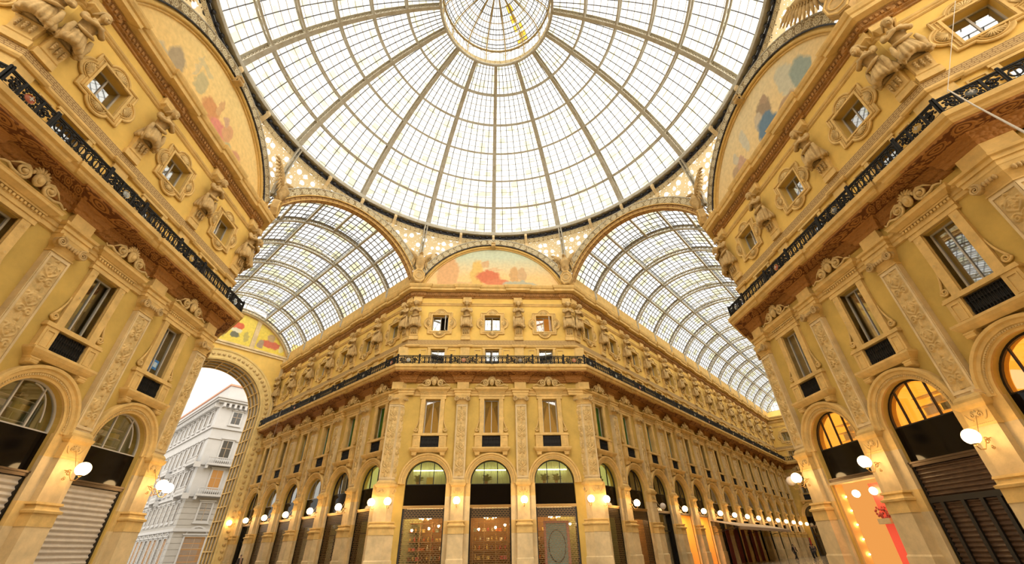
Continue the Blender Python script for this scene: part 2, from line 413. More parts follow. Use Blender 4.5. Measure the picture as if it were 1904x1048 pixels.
tn = [0]
def trim(nm, blk, prof, mat, w=.62, j=.12, extra=None):
    tn[0] += 1
    pts, jf = block(blk); mb = MB(); sweep(mb, plan(pts, jf(w), j), prof)
    if extra: extra(mb, blk)
    o = ob('trim_%d' % tn[0], mb.mesh('trim', mat)); tag(o, nm % BN[blk], 'trim', None, 'structure')
    return o
P_ARCH = [(0,12.72),(.1,12.75),(.1,12.93),(.15,12.95),(.15,13.12),(.24,13.16),(.27,13.26),(.0,13.3)]
P_COVE = [(0,13.85),(.1,13.9),(.13,14.05),(.2,14.1),(.24,14.32),(.36,14.4),(.85,14.52),(.92,14.66),(0,14.68)]
P_SLAB = [(0,14.62),(1.0,14.64),(1.08,14.72),(1.10,14.84),(1.22,14.9),(1.24,15.1),(1.2,15.14),(0,15.15)]
P_STR = [(0,17.2),(.1,17.22),(.16,17.32),(.16,17.42),(.06,17.46),(0,17.47)]
P_KEY = [(0,17.5),(.035,17.5),(.035,17.96),(0,17.96)]
P_BEAD = [(0,21.55),(.04,21.57),(.09,21.62),(.04,21.7),(.1,21.76),(.13,21.84),(0,21.88)]
P_BED = [(0,22.42),(.08,22.45),(.08,22.55),(.2,22.6),(.2,22.88),(.3,22.95),(.0,23.0)]
P_COR = [(0,22.97),(.30,22.98),(.58,23.06),(.60,23.28),(.68,23.33),(.76,23.5),(.78,23.6),(.0,23.68)]
P_ATT = [(-.05,23.6),(.1,23.66),(.1,24.3),(.16,24.36),(.16,24.5),(-.05,24.55)]
def dentils(mb, blk):
    pts, jf = block(blk); Q = plan(pts, jf(.6), .1)
    for i in range(len(Q)-1):
        d = Q[i+1]-Q[i]; L = d.length
        if L < .3: continue
        d.normalize(); n = Vector((d.y,-d.x)); k = int(L/.2)
        for q in range(k):
            p = Q[i]+d*((q+.5)*L/k)
            a, b, c = d*.055, n*.2, n*.29
            vs = [(*(p+e+f), z) for z in (22.66,22.84) for f in (b, c) for e in (-a, a)]
            mb.add(vs, [(0,2,3,1),(4,5,7,6),(0,1,5,4),(2,6,7,3),(0,4,6,2),(1,3,7,5)])
for b in 'CLRE':
    trim('moulded architrave band below the balcony of the %s', b, P_ARCH, M_ST, .56, .24)
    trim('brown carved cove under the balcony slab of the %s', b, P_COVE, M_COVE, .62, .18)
    trim('stone balcony slab edge along the %s', b, P_SLAB, M_ST, 1.12, .1)
    trim('moulded string course above the mezzanine of the %s', b, P_STR, M_ST, .5, .1)
    trim('fretwork key band under the attic windows of the %s', b, P_KEY, M_KEY, .5, 0)
    trim('beaded string course above the attic windows of the %s', b, P_BEAD, M_ST, .5, 0)
    trim('dentilled bed moulding under the top cornice of the %s', b, P_BED, M_STSH if b != 'E' else M_ST, .5, .1, dentils if b != 'E' else None)
    trim('projecting top cornice of the %s', b, P_COR, M_ST, .58, .14)
def low_attic():
    for fr in ('LA','RA','LB','RB','LN','RN'):
        tn[0] += 1
        a, b = xy(fr,0), xy(fr,SGN[fr]*LEN[fr])
        Q = [Vector(a),Vector(b)] if fr in ('RA','RN','LB') else [Vector(b),Vector(a)]
        mb = MB(); sweep(mb, Q, P_ATT)
        nmx = {'LA':'street arcade on the block ahead','RA':'awning arcade on the block ahead','LB':'street arcade on the pale-shutter block','RB':'awning arcade on the orange-arch block','LN':'rear arcade by the pale-shutter block','RN':'rear arcade by the orange-arch block'}[fr]
        tag(ob('trim_%d' % tn[0], mb.mesh('trim', M_ST)), 'low parapet under the glass vault, '+nmx, 'trim', None, 'structure')
low_attic()

# ---------------------------------------------------------------- walls with openings
AZ, AR = 6.1, 1.56
def arch(r, z=AZ, n=20, x0=0): return [(x0+r*math.cos(PI*(1-k/n)), z+r*math.sin(PI*(1-k/n))) for k in range(n+1)]
HOLES = [(.62,9.68,12.42,.34),(.63,15.6,17.06,.4),(.75,18.86,20.53,.5)]
def wall(name, fr, u0, u1, centers, label, top=23.65):
    mb = MB(); m2 = MB()
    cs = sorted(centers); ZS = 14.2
    def q(x0, x1, z0, z1):
        if x1-x0 < 1e-4: return
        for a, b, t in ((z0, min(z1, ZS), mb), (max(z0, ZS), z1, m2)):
            if b > a: t.quad((x0,0,a),(x1,0,a),(x1,0,b),(x0,0,b))
    x = u0
    for c in cs+[None]:
        e = u1 if c is None else c-AR
        q(x, e, 0, top)
        if c is None: break
        a = arch(AR, AZ, 20, c)
        mb.quad((c-AR,0,5.95),(c-AR,0,AZ),(c-AR,.0,AZ),(c-AR,0,5.95))
        for k in range(20):                                        # spandrels
            mb.quad((a[k][0],0,a[k][1]),(a[k+1][0],0,a[k+1][1]),(a[k+1][0],0,8.),(a[k][0],0,8.))
        prof = [(c-AR,0)]+a+[(c+AR,0)]
        for k in range(len(prof)-1):
            (xa,za),(xb,zb) = prof[k],prof[k+1]
            mb.quad((xa,0,za),(xa,.62,za),(xb,.62,zb),(xb,0,zb))
        z = 8.
        for hw, z0, z1, dp in HOLES:
            q(c-AR, c+AR, z, z0); q(c-AR, c-hw, z0, z1); q(c+hw, c+AR, z0, z1)
            t = mb if z1 < ZS else m2
            for A, B in (((c-hw,z0),(c-hw,z1)),((c-hw,z1),(c+hw,z1)),((c+hw,z1),(c+hw,z0)),((c+hw,z0),(c-hw,z0))):
                t.quad((A[0],0,A[1]),(A[0],dp,A[1]),(B[0],dp,B[1]),(B[0],0,B[1]))
            z = z1
        q(c-AR, c+AR, z, top)
        x = c+AR
    (ox, oy), r = FR[fr]
    o = ob(name, mb.mesh(name, M_PL), None, (ox,oy,0), r); tag(o, label, 'wall', None, 'structure')
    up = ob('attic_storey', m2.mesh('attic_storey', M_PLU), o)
    return o
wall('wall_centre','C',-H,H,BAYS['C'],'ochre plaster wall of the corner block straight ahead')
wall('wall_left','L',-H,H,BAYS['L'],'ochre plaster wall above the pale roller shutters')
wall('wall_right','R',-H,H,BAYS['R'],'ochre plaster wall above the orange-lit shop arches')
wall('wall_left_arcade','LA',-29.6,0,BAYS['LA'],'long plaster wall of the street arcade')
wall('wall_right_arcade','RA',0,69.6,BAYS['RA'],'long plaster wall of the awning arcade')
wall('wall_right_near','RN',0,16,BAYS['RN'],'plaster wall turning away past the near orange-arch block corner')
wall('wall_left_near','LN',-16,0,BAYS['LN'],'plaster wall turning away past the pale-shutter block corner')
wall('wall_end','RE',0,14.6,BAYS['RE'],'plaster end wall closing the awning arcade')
for fr, nm in (('LB','wall_left_inner'),('RB','wall_right_inner')):
    L = SGN[fr]*LEN[fr]; (ox,oy), r = FR[fr]
    mb = MB(); x0, x1 = sorted((0,L)); mb.quad((x0,0,0),(x1,0,0),(x1,0,23.65),(x0,0,23.65))
    tag(ob(nm, mb.mesh(nm, M_PL), None, (ox,oy,0), r), 'plaster wall hidden round the corner of the '+('pale-shutter block' if fr=='LB' else 'orange-arch block'), 'wall', None, 'structure')
mb = MB(); q = [(-H,-AP),(H,-AP)]
mb.quad((-H,-AP,0),(H,-AP,0),(H,-AP,24.),(-H,-AP,24.))
for sx in (-1,1):
    a = Vector((sx*H,-AP)); b = a+Vector((sx*S,-S))*16
    mb.quad((*a,0),(*b,0),(*b,24.),(*a,24.))
tag(ob('wall_rear', mb.mesh('wall_rear', M_PL)), 'plaster wall of the block behind the viewpoint', 'wall', None, 'structure')
mb = MB(); mb.quad((-130,-70,0),(130,-70,0),(130,150,0),(-130,150,0))
tag(ob('floor', mb.mesh('floor', M_FLOOR)), 'polished marble floor of the arcade', 'floor', None, 'structure')

# ---------------------------------------------------------------- carved relief height field shared by all pilasters
def relief(w, h, amp, nx, nz, seed):
    rg = random.Random(seed); per = 1.3
    X, Z = np.meshgrid(np.linspace(-w/2,w/2,nx), np.linspace(0,h,nz)); hh = np.zeros_like(X)
    pts = []
    for k in range(int(h/per)+1):
        z0 = k*per
        for s in (-1,1):
            for t in np.linspace(0,1,46):                            # volute
                a = 2*PI*1.5*t; r = .15*(1-t*.85)
                pts.append((s*(.16-r*math.cos(a)*.9), z0+.42+r*math.sin(a)*1.15, .028, 1.))
            for t in np.linspace(0,1,20): pts.append((s*.24*math.sin(t*PI), z0+.62+t*.55, .022+.02*math.sin(t*PI), .8))
            for q in range(3): pts.append((s*(.13+.05*q), z0+.92+.09*q, .035, .9))
        for t in np.linspace(0,1,8): pts.append((0, z0+.05+t*.26, .05*(1-.6*t), 1.1))
        for t in np.linspace(0,1,6): pts.append((0, z0+.8+t*.4, .045+.03*math.sin(t*PI), 1.2))
    for x, z, r, a in pts:
        r *= 1.15
        i0, i1 = np.searchsorted(Z[:,0], [z-3*r, z+3*r])
        if i1 <= i0: continue
        d2 = (X[i0:i1]-x)**2+(Z[i0:i1]-z)**2
        hh[i0:i1] = np.maximum(hh[i0:i1], a*np.exp(-d2/(r*r*1.2)))
    return X, Z, hh*amp
def relief_mb(w, h, z0, y, amp, nx=30, nz=210, seed=1, x0=0):
    X, Z, hh = relief(w, h, amp, nx, nz, seed); mb = MB()
    vs = [(X[j,i]+x0, y-hh[j,i], z0+Z[j,i]) for j in range(nz) for i in range(nx)]
    mb.add(vs, [(j*nx+i, j*nx+i+1, (j+1)*nx+i+1, (j+1)*nx+i) for j in range(nz-1) for i in range(nx-1)])
    return mb
def spiral(cx, cz, r, turns, a0, s=1, n=28, y=0, k=.85):
    return [(cx+s*r*(1-k*t)*math.cos(a0+2*PI*turns*t), y, cz+r*(1-k*t)*math.sin(a0+2*PI*turns*t)) for t in [q/n for q in range(n+1)]]
def remesh(mb, vox, mat, name, smooth=2):
    me = mb.mesh(name, mat); o = bpy.data.objects.new(name, me); COL.objects.link(o)
    md = o.modifiers.new('r','REMESH'); md.mode = 'VOXEL'; md.voxel_size = vox; md.use_smooth_shade = True
    if smooth: sm = o.modifiers.new('s','SMOOTH'); sm.iterations = smooth; sm.factor = .5
    dg = bpy.context.evaluated_depsgraph_get(); me2 = bpy.data.meshes.new_from_object(o.evaluated_get(dg)); me2.name = name
    bpy.data.objects.remove(o); bpy.data.meshes.remove(me)
    return me2

# ---------------------------------------------------------------- piers and pilasters (straight and folded round a corner)
C22, S22 = math.cos(PI/8), math.sin(PI/8)
def sec_straight(hw, v, z, jam=.93): return [(-jam,.05,z),(-jam,-.12,z),(-hw,-.12,z),(-hw,-v,z),(hw,-v,z),(hw,-.12,z),(jam,-.12,z),(jam,.05,z)]
def leg(s, d, v): return (s*(d*C22+v*S22), d*S22-v*C22)
def sec_corner(ext, v, z, jam=1.12):
    r = [(*leg(1,q,w), z) for q, w in ((ext,v),(ext,.12),(jam,.12),(jam,-.05))]
    l = [(-x,y,zz) for x,y,zz in reversed(r)]
    return l+[(0,-v/C22,z)]+r
PZ = [(0,.60,.62),(1.18,.60,.62),(1.25,.56,.57),(2.68,.54,.55),(2.72,.57,.58)]
PB = [(2.72,.56,.57),(2.76,.56,.57),(3.14,.55,.56),(3.16,.62,.64),(3.24,.64,.66),(3.30,.54,.54),(3.42,.50,.50),(3.46,.62,.56),(3.54,.60,.54)]
PS = [(3.54,.46,.36),(5.12,.46,.36)]
PI_ = [(5.12,.49,.39),(5.2,.5,.4),(5.22,.47,.37),(5.74,.47,.37),(5.8,.54,.44),(5.86,.58,.48),(5.98,.6,.5)]
def pier(corner):
    P = Proto('stone_pier' if not corner else 'corner_pier')
    sec = (lambda a, v, z: sec_corner(a+.33, v, z)) if corner else sec_straight
    for nm, prof, mt in (('pedestal',PZ,M_STL),('rosette_band',PB,M_ST),('shaft',PS,M_STL),('impost',PI_,M_ST)):
        mb = MB(); mb.loft([sec(a, v, z) for z, a, v in prof]); 
        i = P.part(nm, mb, mt)
        if nm == 'impost':                                           # carved leaf spray on the impost
            r = MB()
            spots = [(0,0,0)] if not corner else []
            def spray(f):
                for s in (-1,1):
                    r.tube([f(x,z,.03) for x,_,z in spiral(s*.14,5.52,.11,1.4,PI/2,s,16)], .022, 5)
                    r.tube([f(s*(.2+.2*t),5.34+.26*t*t,.02) for t in (0,.3,.6,1)], [.03,.03,.02,.008], 5)
                r.ell(f(0,5.55,.02),(.06,.05,.13),8,5)
            if corner:
                for s in (-1,1): spray(lambda x,z,d,s=s: (s*((.42+s*x)*C22+(.37+d)*S22), (.42+s*x)*S22-(.37+d)*C22, z))
            else: spray(lambda x,z,d: (x,-(.37+d),z))
            P.part('leaf_relief', r, M_REL, True, i)
    return P
def pilaster(corner):
    P = Proto('carved_pilaster' if not corner else 'corner_pilaster', (0,0,6.))
    sec = (lambda a, v, z: sec_corner(a+.30, v, z, a+.30)) if corner else (lambda a, v, z: [(-a,.02,z),(-a,-v,z),(a,-v,z),(a,.02,z)])
    b = MB(); b.loft([sec(a, v, z) for z, a, v in ((5.98,.54,.4),(6.1,.54,.4),(6.16,.5,.36),(6.24,.47,.3))])
    s = MB(); s.loft([sec(a, v, z) for z, a, v in ((6.24,.47,.26),(11.98,.47,.26))])
    fr = MB(); rl = MB()
    def place(f):
        for x0, x1, z0, z1 in ((-.44,-.36,6.34,11.9),(.36,.44,6.34,11.9),(-.36,.36,6.34,6.44),(-.36,.36,11.8,11.9)):
            t = MB(); t.bx(x0,x1,-.30,-.25,z0,z1); fr.add([f(p) for p in t.v], t.f)
        t = relief_mb(.70,5.3,6.48,-.262,.085); rl.add([f(p) for p in t.v], t.f)
    if corner:
        for sg in (-1,1): place(lambda p, sg=sg: (sg*((.33+sg*p[0])*C22+(-p[1])*S22), (.33+sg*p[0])*S22+p[1]*C22, p[2]))
    else: place(lambda p: p)
    c = MB(); c.loft([sec(a, v, z) for z, a, v in ((11.98,.5,.3),(12.04,.5,.3),(12.06,.45,.26),(12.2,.46,.3),(12.42,.56,.42),(12.62,.6,.46),(12.66,.62,.48),(12.74,.62,.48))])
    vo = MB()
    vx = [(-.52,0),(.52,0)] if not corner else []
    def vol(f, s, x):
        vo.tube([f((px,-.5,pz)) for px,_,pz in spiral(x,12.38,.2,2.2,PI/2,s,40,k=.9)], [.055-.03*q/40 for q in range(41)], 6)
        t = MB(); t.lathe([(.19,0),(.19,-.16)],12,(x,-.46,12.38),'y'); vo.add([f(p) for p in t.v], t.f)
    def eggs(f, x0, x1):
        n = 5
        for k in range(n):
            t = MB(); t.ell((x0+(x1-x0)*(k+.5)/n,-.44,12.4),(.07,.07,.11),7,5); vo.add([f(p) for p in t.v], t.f)
    if corner:
        for sg in (-1,1):
            f = lambda p, sg=sg: (sg*((.34+sg*p[0])*C22+(-p[1])*S22), (.34+sg*p[0])*S22+p[1]*C22, p[2])
            vol(f, sg, sg*.42); eggs(f, -.3, .3)
    else:
        f = lambda p: p
        for sg in (-1,1): vol(f, sg, sg*.5)
        eggs(f, -.34, .34)
    P.part('base', b, M_ST); k = P.part('shaft', s, M_STL)
    P.part('panel_border', fr, M_STL, False, k); P.part('relief_panel', rl, M_REL, True, k)
    k = P.part('capital', c, M_ST); P.part('volute', vo, M_STAT, True, k)
    d = MB(); d.loft([sec(a, v, z) for z, a, v in ((13.28,.52,.3),(13.34,.5,.26),(13.9,.5,.26))])
    P.part('die_block', d, M_ST)
    d = MB(); d.loft([sec(a-.02, v, z) for z, a, v in ((15.15,.44,.12),(17.2,.44,.12))]); P.part('attic_strip', d, M_ST)
    return P
PR = {k: f for k, f in (('pier',pier(False)),('cpier',pier(True)),('pil',pilaster(False)),('cpil',pilaster(True)))}
CORN = {'C|LA': ((-H,AP),R(22.5)), 'C|RA': ((H,AP),R(-22.5)), 'L|LB': ((-AP,H),R(112.5)), 'R|RB': ((AP,H),R(-112.5)),
        'L|LN': ((-AP,-H),R(67.5)), 'R|RN': ((AP,-H),R(-67.5))}
CNM = {'C|LA': 'corner of the block ahead and street arcade', 'C|RA': 'corner of the block ahead and awning arcade', 'L|LB': 'pale-shutter block corner by the street arch',
       'R|RB': 'orange-arch block corner by the awning arcade', 'L|LN': 'pale-shutter block corner away from the street arch', 'R|RN': 'orange-arch block corner away from the awning arcade'}
for k, ((x,y),r) in CORN.items():
    PR['cpier'].place(((x,y,0),r), 'folded stone pier at the '+CNM[k], 'pier', 'stone piers between the shops')
    PR['cpil'].place(((x,y,0),r), 'folded carved pilaster at the '+CNM[k], 'pilaster', 'carved pilasters')
for fr in PIL:
    for i, u in enumerate(PIL[fr]):
        PR['pier'].place(at(fr,u), 'stone pier under a lamp '+where(fr,i,'pier'), 'pier', 'stone piers between the shops')
        PR['pil'].place(at(fr,u), 'scroll-carved pilaster '+where(fr,i,'pilaster'), 'pilaster', 'carved pilasters')
# ---------------------------------------------------------------- windows
def room(mb, x0, x1, y0, y1, z0, z1, ):                             # five inner faces of a recess
    for a in (((x0,y1,z0),(x1,y1,z0),(x1,y1,z1),(x0,y1,z1)),((x0,y0,z0),(x0,y1,z0),(x0,y1,z1),(x0,y0,z1)),((x1,y1,z0),(x1,y0,z0),(x1,y0,z1),(x1,y1,z1)),
              ((x0,y0,z1),(x0,y1,z1),(x1,y1,z1),(x1,y0,z1)),((x0,y1,z0),(x0,y0,z0),(x1,y0,z0),(x1,y1,z0))): mb.quad(*a)
    return mb
def rect_frame(mb, x0, x1, z0, z1, w, y0, y1):
    mb.bx(x0,x0+w,y0,y1,z0,z1); mb.bx(x1-w,x1,y0,y1,z0,z1); mb.bx(x0+w,x1-w,y0,y1,z1-w,z1); mb.bx(x0+w,x1-w,y0,y1,z0,z0+w); return mb
M_WARM = plain('lit_room', (.75,.38,.07), .9, emit=(1,.50,.09), es=.16)
M_ORNG = plain('orange_room', (.8,.42,.08), .9, emit=(1,.42,.04), es=1.0)
M_GRN = plain('green_lit_room', (.72,.72,.40), .9, emit=(.80,.80,.30), es=.40)
M_GDIM = plain('green_dim_room', (.36,.44,.26), .9)
M_BACKC = plain('drawn_curtain', (.66,.62,.45), .9)
def tall_window(room_m, glass, fm, deep=1.0):
    P = Proto('window', (0,0,9.68)); f = rect_frame(MB(), -.62,.62,9.68,12.42,.07,.26,.36); f.bx(-.03,.03,.26,.35,9.75,12.35)
    k = P.part('frame', f, fm); g = MB(); g.bx(-.56,.56,.3,.312,9.74,12.36); P.part('pane', g, glass, False, k)
    P.part('room_recess', room(MB(), -.9,.9,.37,deep+.37,9.2,12.9), room_m); return P
def mezz_window(room_m, glass):
    P = Proto('window', (0,0,15.6)); f = rect_frame(MB(), -.63,.63,15.6,17.06,.06,.28,.38); f.bx(-.03,.03,.28,.37,15.66,17.)
    k = P.part('frame', f, M_FRW); g = MB(); g.bx(-.58,.58,.32,.332,15.65,17.02); P.part('pane', g, glass, False, k)
    P.part('room_recess', room(MB(), -.8,.8,.41,1.2,15.3,17.3), room_m)
    s = MB()
    for x in (-.86,.64): s.bx(x,x+.22,-.09,.0,15.2,17.12)
    s.bx(-.92,.92,-.11,0,17.06,17.19); P.part('stone_jamb', s, M_ST)
    for x in (-1.62,1.0):
        p = rect_frame(MB(), x,x+.62,15.35,17.0,.07,-.05,0); P.part('sunk_panel', p, M_ST)
    return P
def attic_window(room_m, glass, opened=False):
    P = Proto('window', (0,0,18.86)); f = rect_frame(MB(), -.75,.75,18.86,20.53,.07,.36,.46); f.bx(-.035,.035,.36,.45,18.93,20.46)
    k = P.part('frame', f, M_FRW); g = MB(); g.bx(-.69,.69 if not opened else 0,.40,.412,18.92,20.47); P.part('pane', g, glass, False, k)
    if opened:
        s = rect_frame(MB(), -.0,.64,0,1.5,.06,-.03,.03); s.v = [(.70-x*.35+y, .38-x*.9, 18.93+z) for x,y,z in s.v]; P.part('open_sash', s, M_FRW, False, k)
    P.part('room_recess', room(MB(), -.9,.9,.5,1.7,18.6,20.8), room_m); return P
def arch_window(room_m, glass, fm, style):
    P = Proto('window', (0,0,5.95)); f = MB()
    f.ring([(-AR,5.95)]+arch(AR)+[(AR,5.95)], [(-AR+.08,6.0)]+arch(AR-.08)+[(AR-.08,6.0)], .22,.32)
    for x in ((-.75,.0,.75) if style == 'three' else (-.52,.52)):
        f.bx(x-.03,x+.03,.23,.31,6.0,AZ+math.sqrt(AR*AR-x*x)-.06)
    if style == 'inner': f.tube([(1.0*math.cos(a)*1.05, .27, 6.05+1.5*math.sin(a)) for a in np.linspace(.15,PI/2,10)], .03, 5)
    k = P.part('frame', f, fm); g = MB(); g.prism([(-AR+.06,5.98)]+arch(AR-.06)+[(AR-.06,5.98)], .27, .28); P.part('pane', g, glass, False, k)
    P.part('room_recess', room(MB(), -1.75,1.75,.33,2.3,5.93,7.95), room_m); return P
def curtain_mb():
    mb = MB(); n = 72
    for x0, x1, y in ((-1.7,.0,1.35),(.0,1.7,1.4)):
        r = [(x0+(x1-x0)*i/n, y+.06*math.sin(i*1.3), 0) for i in range(n+1)]
        mb.loft([[(x,y_,z) for x,y_,_ in r] for z in (6.0,7.8)], False)
    return mb
TW = {'warm': tall_window(M_WARM, M_GL, M_FRW), 'dark': tall_window(M_DARK, M_GL, M_FRW), 'mirror': tall_window(M_DIM, M_GLR, M_FRW), 'green': tall_window(M_GDIM, M_GLG, M_FRW, .12)}
MW = mezz_window(M_DARK, M_GLR)
AWN = {'mirror': attic_window(M_DIM, M_GLR), 'warm': attic_window(M_WARM, M_GL, True), 'open': attic_window(M_DARK, M_GLR, True), 'pale': attic_window(M_BACKC, M_GL)}
RW = {'green': arch_window(M_GRN, M_GL, M_FRB, 'two'), 'orange': arch_window(M_ORNG, M_GL, M_FRB, 'three'), 'dim': arch_window(M_GDIM, M_GL, M_FRW, 'inner'), 'curtain': arch_window(M_BACKC, M_GL, M_FRB, 'inner'), 'dark': arch_window(M_DIM, M_GL, M_FRB, 'two')}
wn = [0]
def win(P, M, label):
    wn[0] += 1; return P.place(M, label, 'window', None, 'structure', name='window_%d' % wn[0])
# ---- stone aedicule round a tall window
def aedicule():
    P = Proto('stone_aedicule', (0,0,7.9))
    for s in (-1,1):
        j = MB(); x0, x1 = sorted((s*.63,s*.98)); j.bx(x0,x1,-.14,0,9.68,12.45)
        x0, x1 = sorted((s*.62,s*.70)); j.bx(x0,x1,-.06,.3,9.68,12.45)
        k = P.part('jamb', j, M_ST)
        r = MB()
        for z in (12.2,11.0):
            r.lathe([(.13,0),(.13,-.04),(.1,-.06),(.07,-.035),(.05,-.08)],12,(s*.83,-.14,z),'y'); r.disc((s*.83,z),.05,-.22,-.22,8,[(.05,0)])
        P.part('rosette', r, M_REL, True, k)
        v = MB(); v.tube(spiral(s*1.16,9.95,.16,1.6,PI,-s,22,-.08), [.05-.02*q/22 for q in range(23)], 6)
        v.tube([(s*(1.0+.3*(1-t)**2), -.07, 9.95+1.0*t) for t in np.linspace(0,1,8)], [.055,.05,.05,.045,.04,.035,.03,.02], 6)
        P.part('scroll', v, M_ST, True, k)
    l = MB(); l.bx(-1.08,1.08,-.16,0,12.45,12.66); l.bx(-1.1,1.1,-.2,0,12.66,12.72); l.bx(-1.08,1.08,-.17,0,12.72,13.0)
    for k in range(15): l.bx(-1.05+.15*k-.045,-1.05+.15*k+.045,-.24,-.17,12.88,12.98)
    l.bx(-1.14,1.14,-.26,0,13.0,13.08)
    k = P.part('lintel', l, M_ST)
    c = MB(); c.loft([[(-a,.0,z),(-a,-v,z),(a,-v,z),(a,.0,z)] for z,a,v in ((13.08,1.2,.3),(13.2,1.32,.42),(13.24,1.4,.47),(13.34,1.42,.48),(13.4,1.46,.52),(13.44,1.3,.4))]); P.part('pediment_cornice', c, M_ST, False, k)
    b = MB()
    for s in (-1,1):
        b.tube(spiral(s*.52,13.72,.24,1.7,-PI/2,-s,30,-.2,.82), [.065-.03*q/30 for q in range(31)], 6)
        b.tube([(s*x,-.18,z) for x,z in ((.52,13.48),(.8,13.52),(1.0,13.62),(1.12,13.58),(1.24,13.5),(1.3,13.6))], [.07,.06,.055,.05,.045,.03], 6)
        b.tube([(s*x,-.18,z) for x,z in ((.3,13.9),(.5,14.0),(.75,13.9),(.95,13.7))], [.05,.06,.045,.02], 6)
        for q in range(4): b.ell((s*(.1+.09*q),-.2,14.1-.09*q),(.07,.06,.1),6,5)
        b.disc((s*.52,13.72),.08,-.2,-.3,10)
    b.ell((0,-.22,13.78),(.2,.12,.27),10,7); b.ell((0,-.3,13.76),(.12,.1,.16),8,6)
    for q in range(7):
        a = R(-72+24*q); b.ell((.22*math.sin(a),-.2,13.98+.2*math.cos(a)),(.05,.05,.13),6,5,Matrix.Rotation(a,3,'Y'))
    b.v = [(x*1.06,y-.24,13.44+(z-13.44)*1.08) for x,y,z in b.v]; P.part('scroll_crest', b, M_REL, True, k)
    for s in (-1,1):
        p = MB(); x0, x1 = sorted((s*.74,s*1.32)); p.bx(x0,x1,-.2,0,8.55,9.48); rect_frame(p, x0+.1,x1-.1,8.66,9.36,.05,-.23,-.2)
        P.part('sill_pedestal', p, M_ST)
    t = MB(); t.bx(-1.4,1.4,-.24,0,9.48,9.56); t.bx(-1.36,1.36,-.2,0,9.56,9.66); t.bx(-.72,.72,-.2,.34,9.56,9.68); P.part('window_ledge', t, M_ST)
    g = MB(); g.bx(-.74,.74,-.02,0.02,8.6,9.46)
    k = P.part('grille_back', g, M_FRB); g = MB()
    for q in range(13): g.tube([(-.68+q*.113, -.08, 8.62+.8*t) for t in (0,.25,.5,.75,1)], [.02,.035,.02,.035,.02], 5)
    for z in (8.62,8.86,9.2,9.42): g.bx(-.72,.72,-.1,-.06,z-.015,z+.015)
    P.part('sill_grille', g, M_IRON, False, k)
    s_ = MB(); s_.loft([[(-a,0,z),(-a,-v,z),(a,-v,z),(a,0,z)] for z,a,v in ((8.2,1.3,.26),(8.28,1.36,.34),(8.34,1.42,.4),(8.46,1.5,.47),(8.55,1.5,.47))]); k = P.part('sill', s_, M_ST)
    for s in (-1,1):
        c = MB(); c.loft([[(s*1.1-w_,0,z),(s*1.1-w_,-v_,z),(s*1.1+w_,-v_,z),(s*1.1+w_,0,z)] for z,w_,v_ in ((7.86,.1,.06),(7.9,.15,.14),(7.98,.17,.24),(8.0,.15,.2),(8.1,.17,.36),(8.14,.2,.38),(8.2,.22,.3))]); c.tube([(s*1.1-.18,-.26,8.05),(s*1.1+.18,-.26,8.05)],.1,8); P.part('bracket', c, M_ST, False, k)
    return P
AE = aedicule()
def quatrefoil():
    P = Proto('quatrefoil_surround', (0,0,18.1)); cz = 19.69
    def out(e):
        a0 = 1.12+e; r = .62+e*.9; pts = []; m = 1.5+e
        c = m-r                                                     # lobe centre distance
        hx = math.sqrt(max(0, r*r-(a0-c)**2)); th = math.atan2(hx, a0-c)
        for s in range(4):
            A = s*PI/2
            seg = [(a0*1.0,-a0)] if 0 else []
            loc = [(c+r*math.cos(t), r*math.sin(t)) for t in np.linspace(-th,th,13)]
            loc = [(a0,-a0)]+[(a0,-a0+(a0-hx)*.5)]+loc+[(a0,hx+(a0-hx)*.5)]
            pts += [(x*math.cos(A)-z*math.sin(A), cz+x*math.sin(A)+z*math.cos(A)) for x,z in loc]
        return pts
    def inner(h, o): 
        r = []
        for x, z in o:
            z -= cz; k = h/max(abs(x),abs(z)); r.append((x*k, cz+z*k*.835/.75*(.75/.75)))
        return [(max(-.75,min(.75,x)) if h < .8 else x, cz+max(-h*1.1,min(h*1.1,z-cz))) for x,z in r]
    o = out(0); f = MB(); f.ring(o, inner(.76,o), -.07, .01)
    k = P.part('face', f, M_ST)
    for e, y, rr in ((-.02,-.08,.06),(-.17,-.09,.025),(-.28,-.08,.03)):
        b = MB(); b.tube([(x,y,z) for x,z in out(e)], rr, 6, closed=True); P.part('bead', b, M_ST, False, k)
    i = MB(); rect_frame(i,-.86,.86,18.76,20.63,.1,-.13,0); P.part('inner_border', i, M_ST)
    for q in range(4):
        A = q*PI/2; s = MB()
        for t in range(9):
            a = R(-64+16*t); L = .36
            p0 = (.92,0); p1 = (.92+L*math.cos(a), L*math.sin(a))
            rot = lambda p: (p[0]*math.cos(A)-p[1]*math.sin(A), -.1, cz+p[0]*math.sin(A)+p[1]*math.cos(A))
            s.tube([rot(p0),rot(p1)],[.015,.045],5)
        P.part('shell_fan', s, M_REL, True, k)
    return P
QF = quatrefoil()
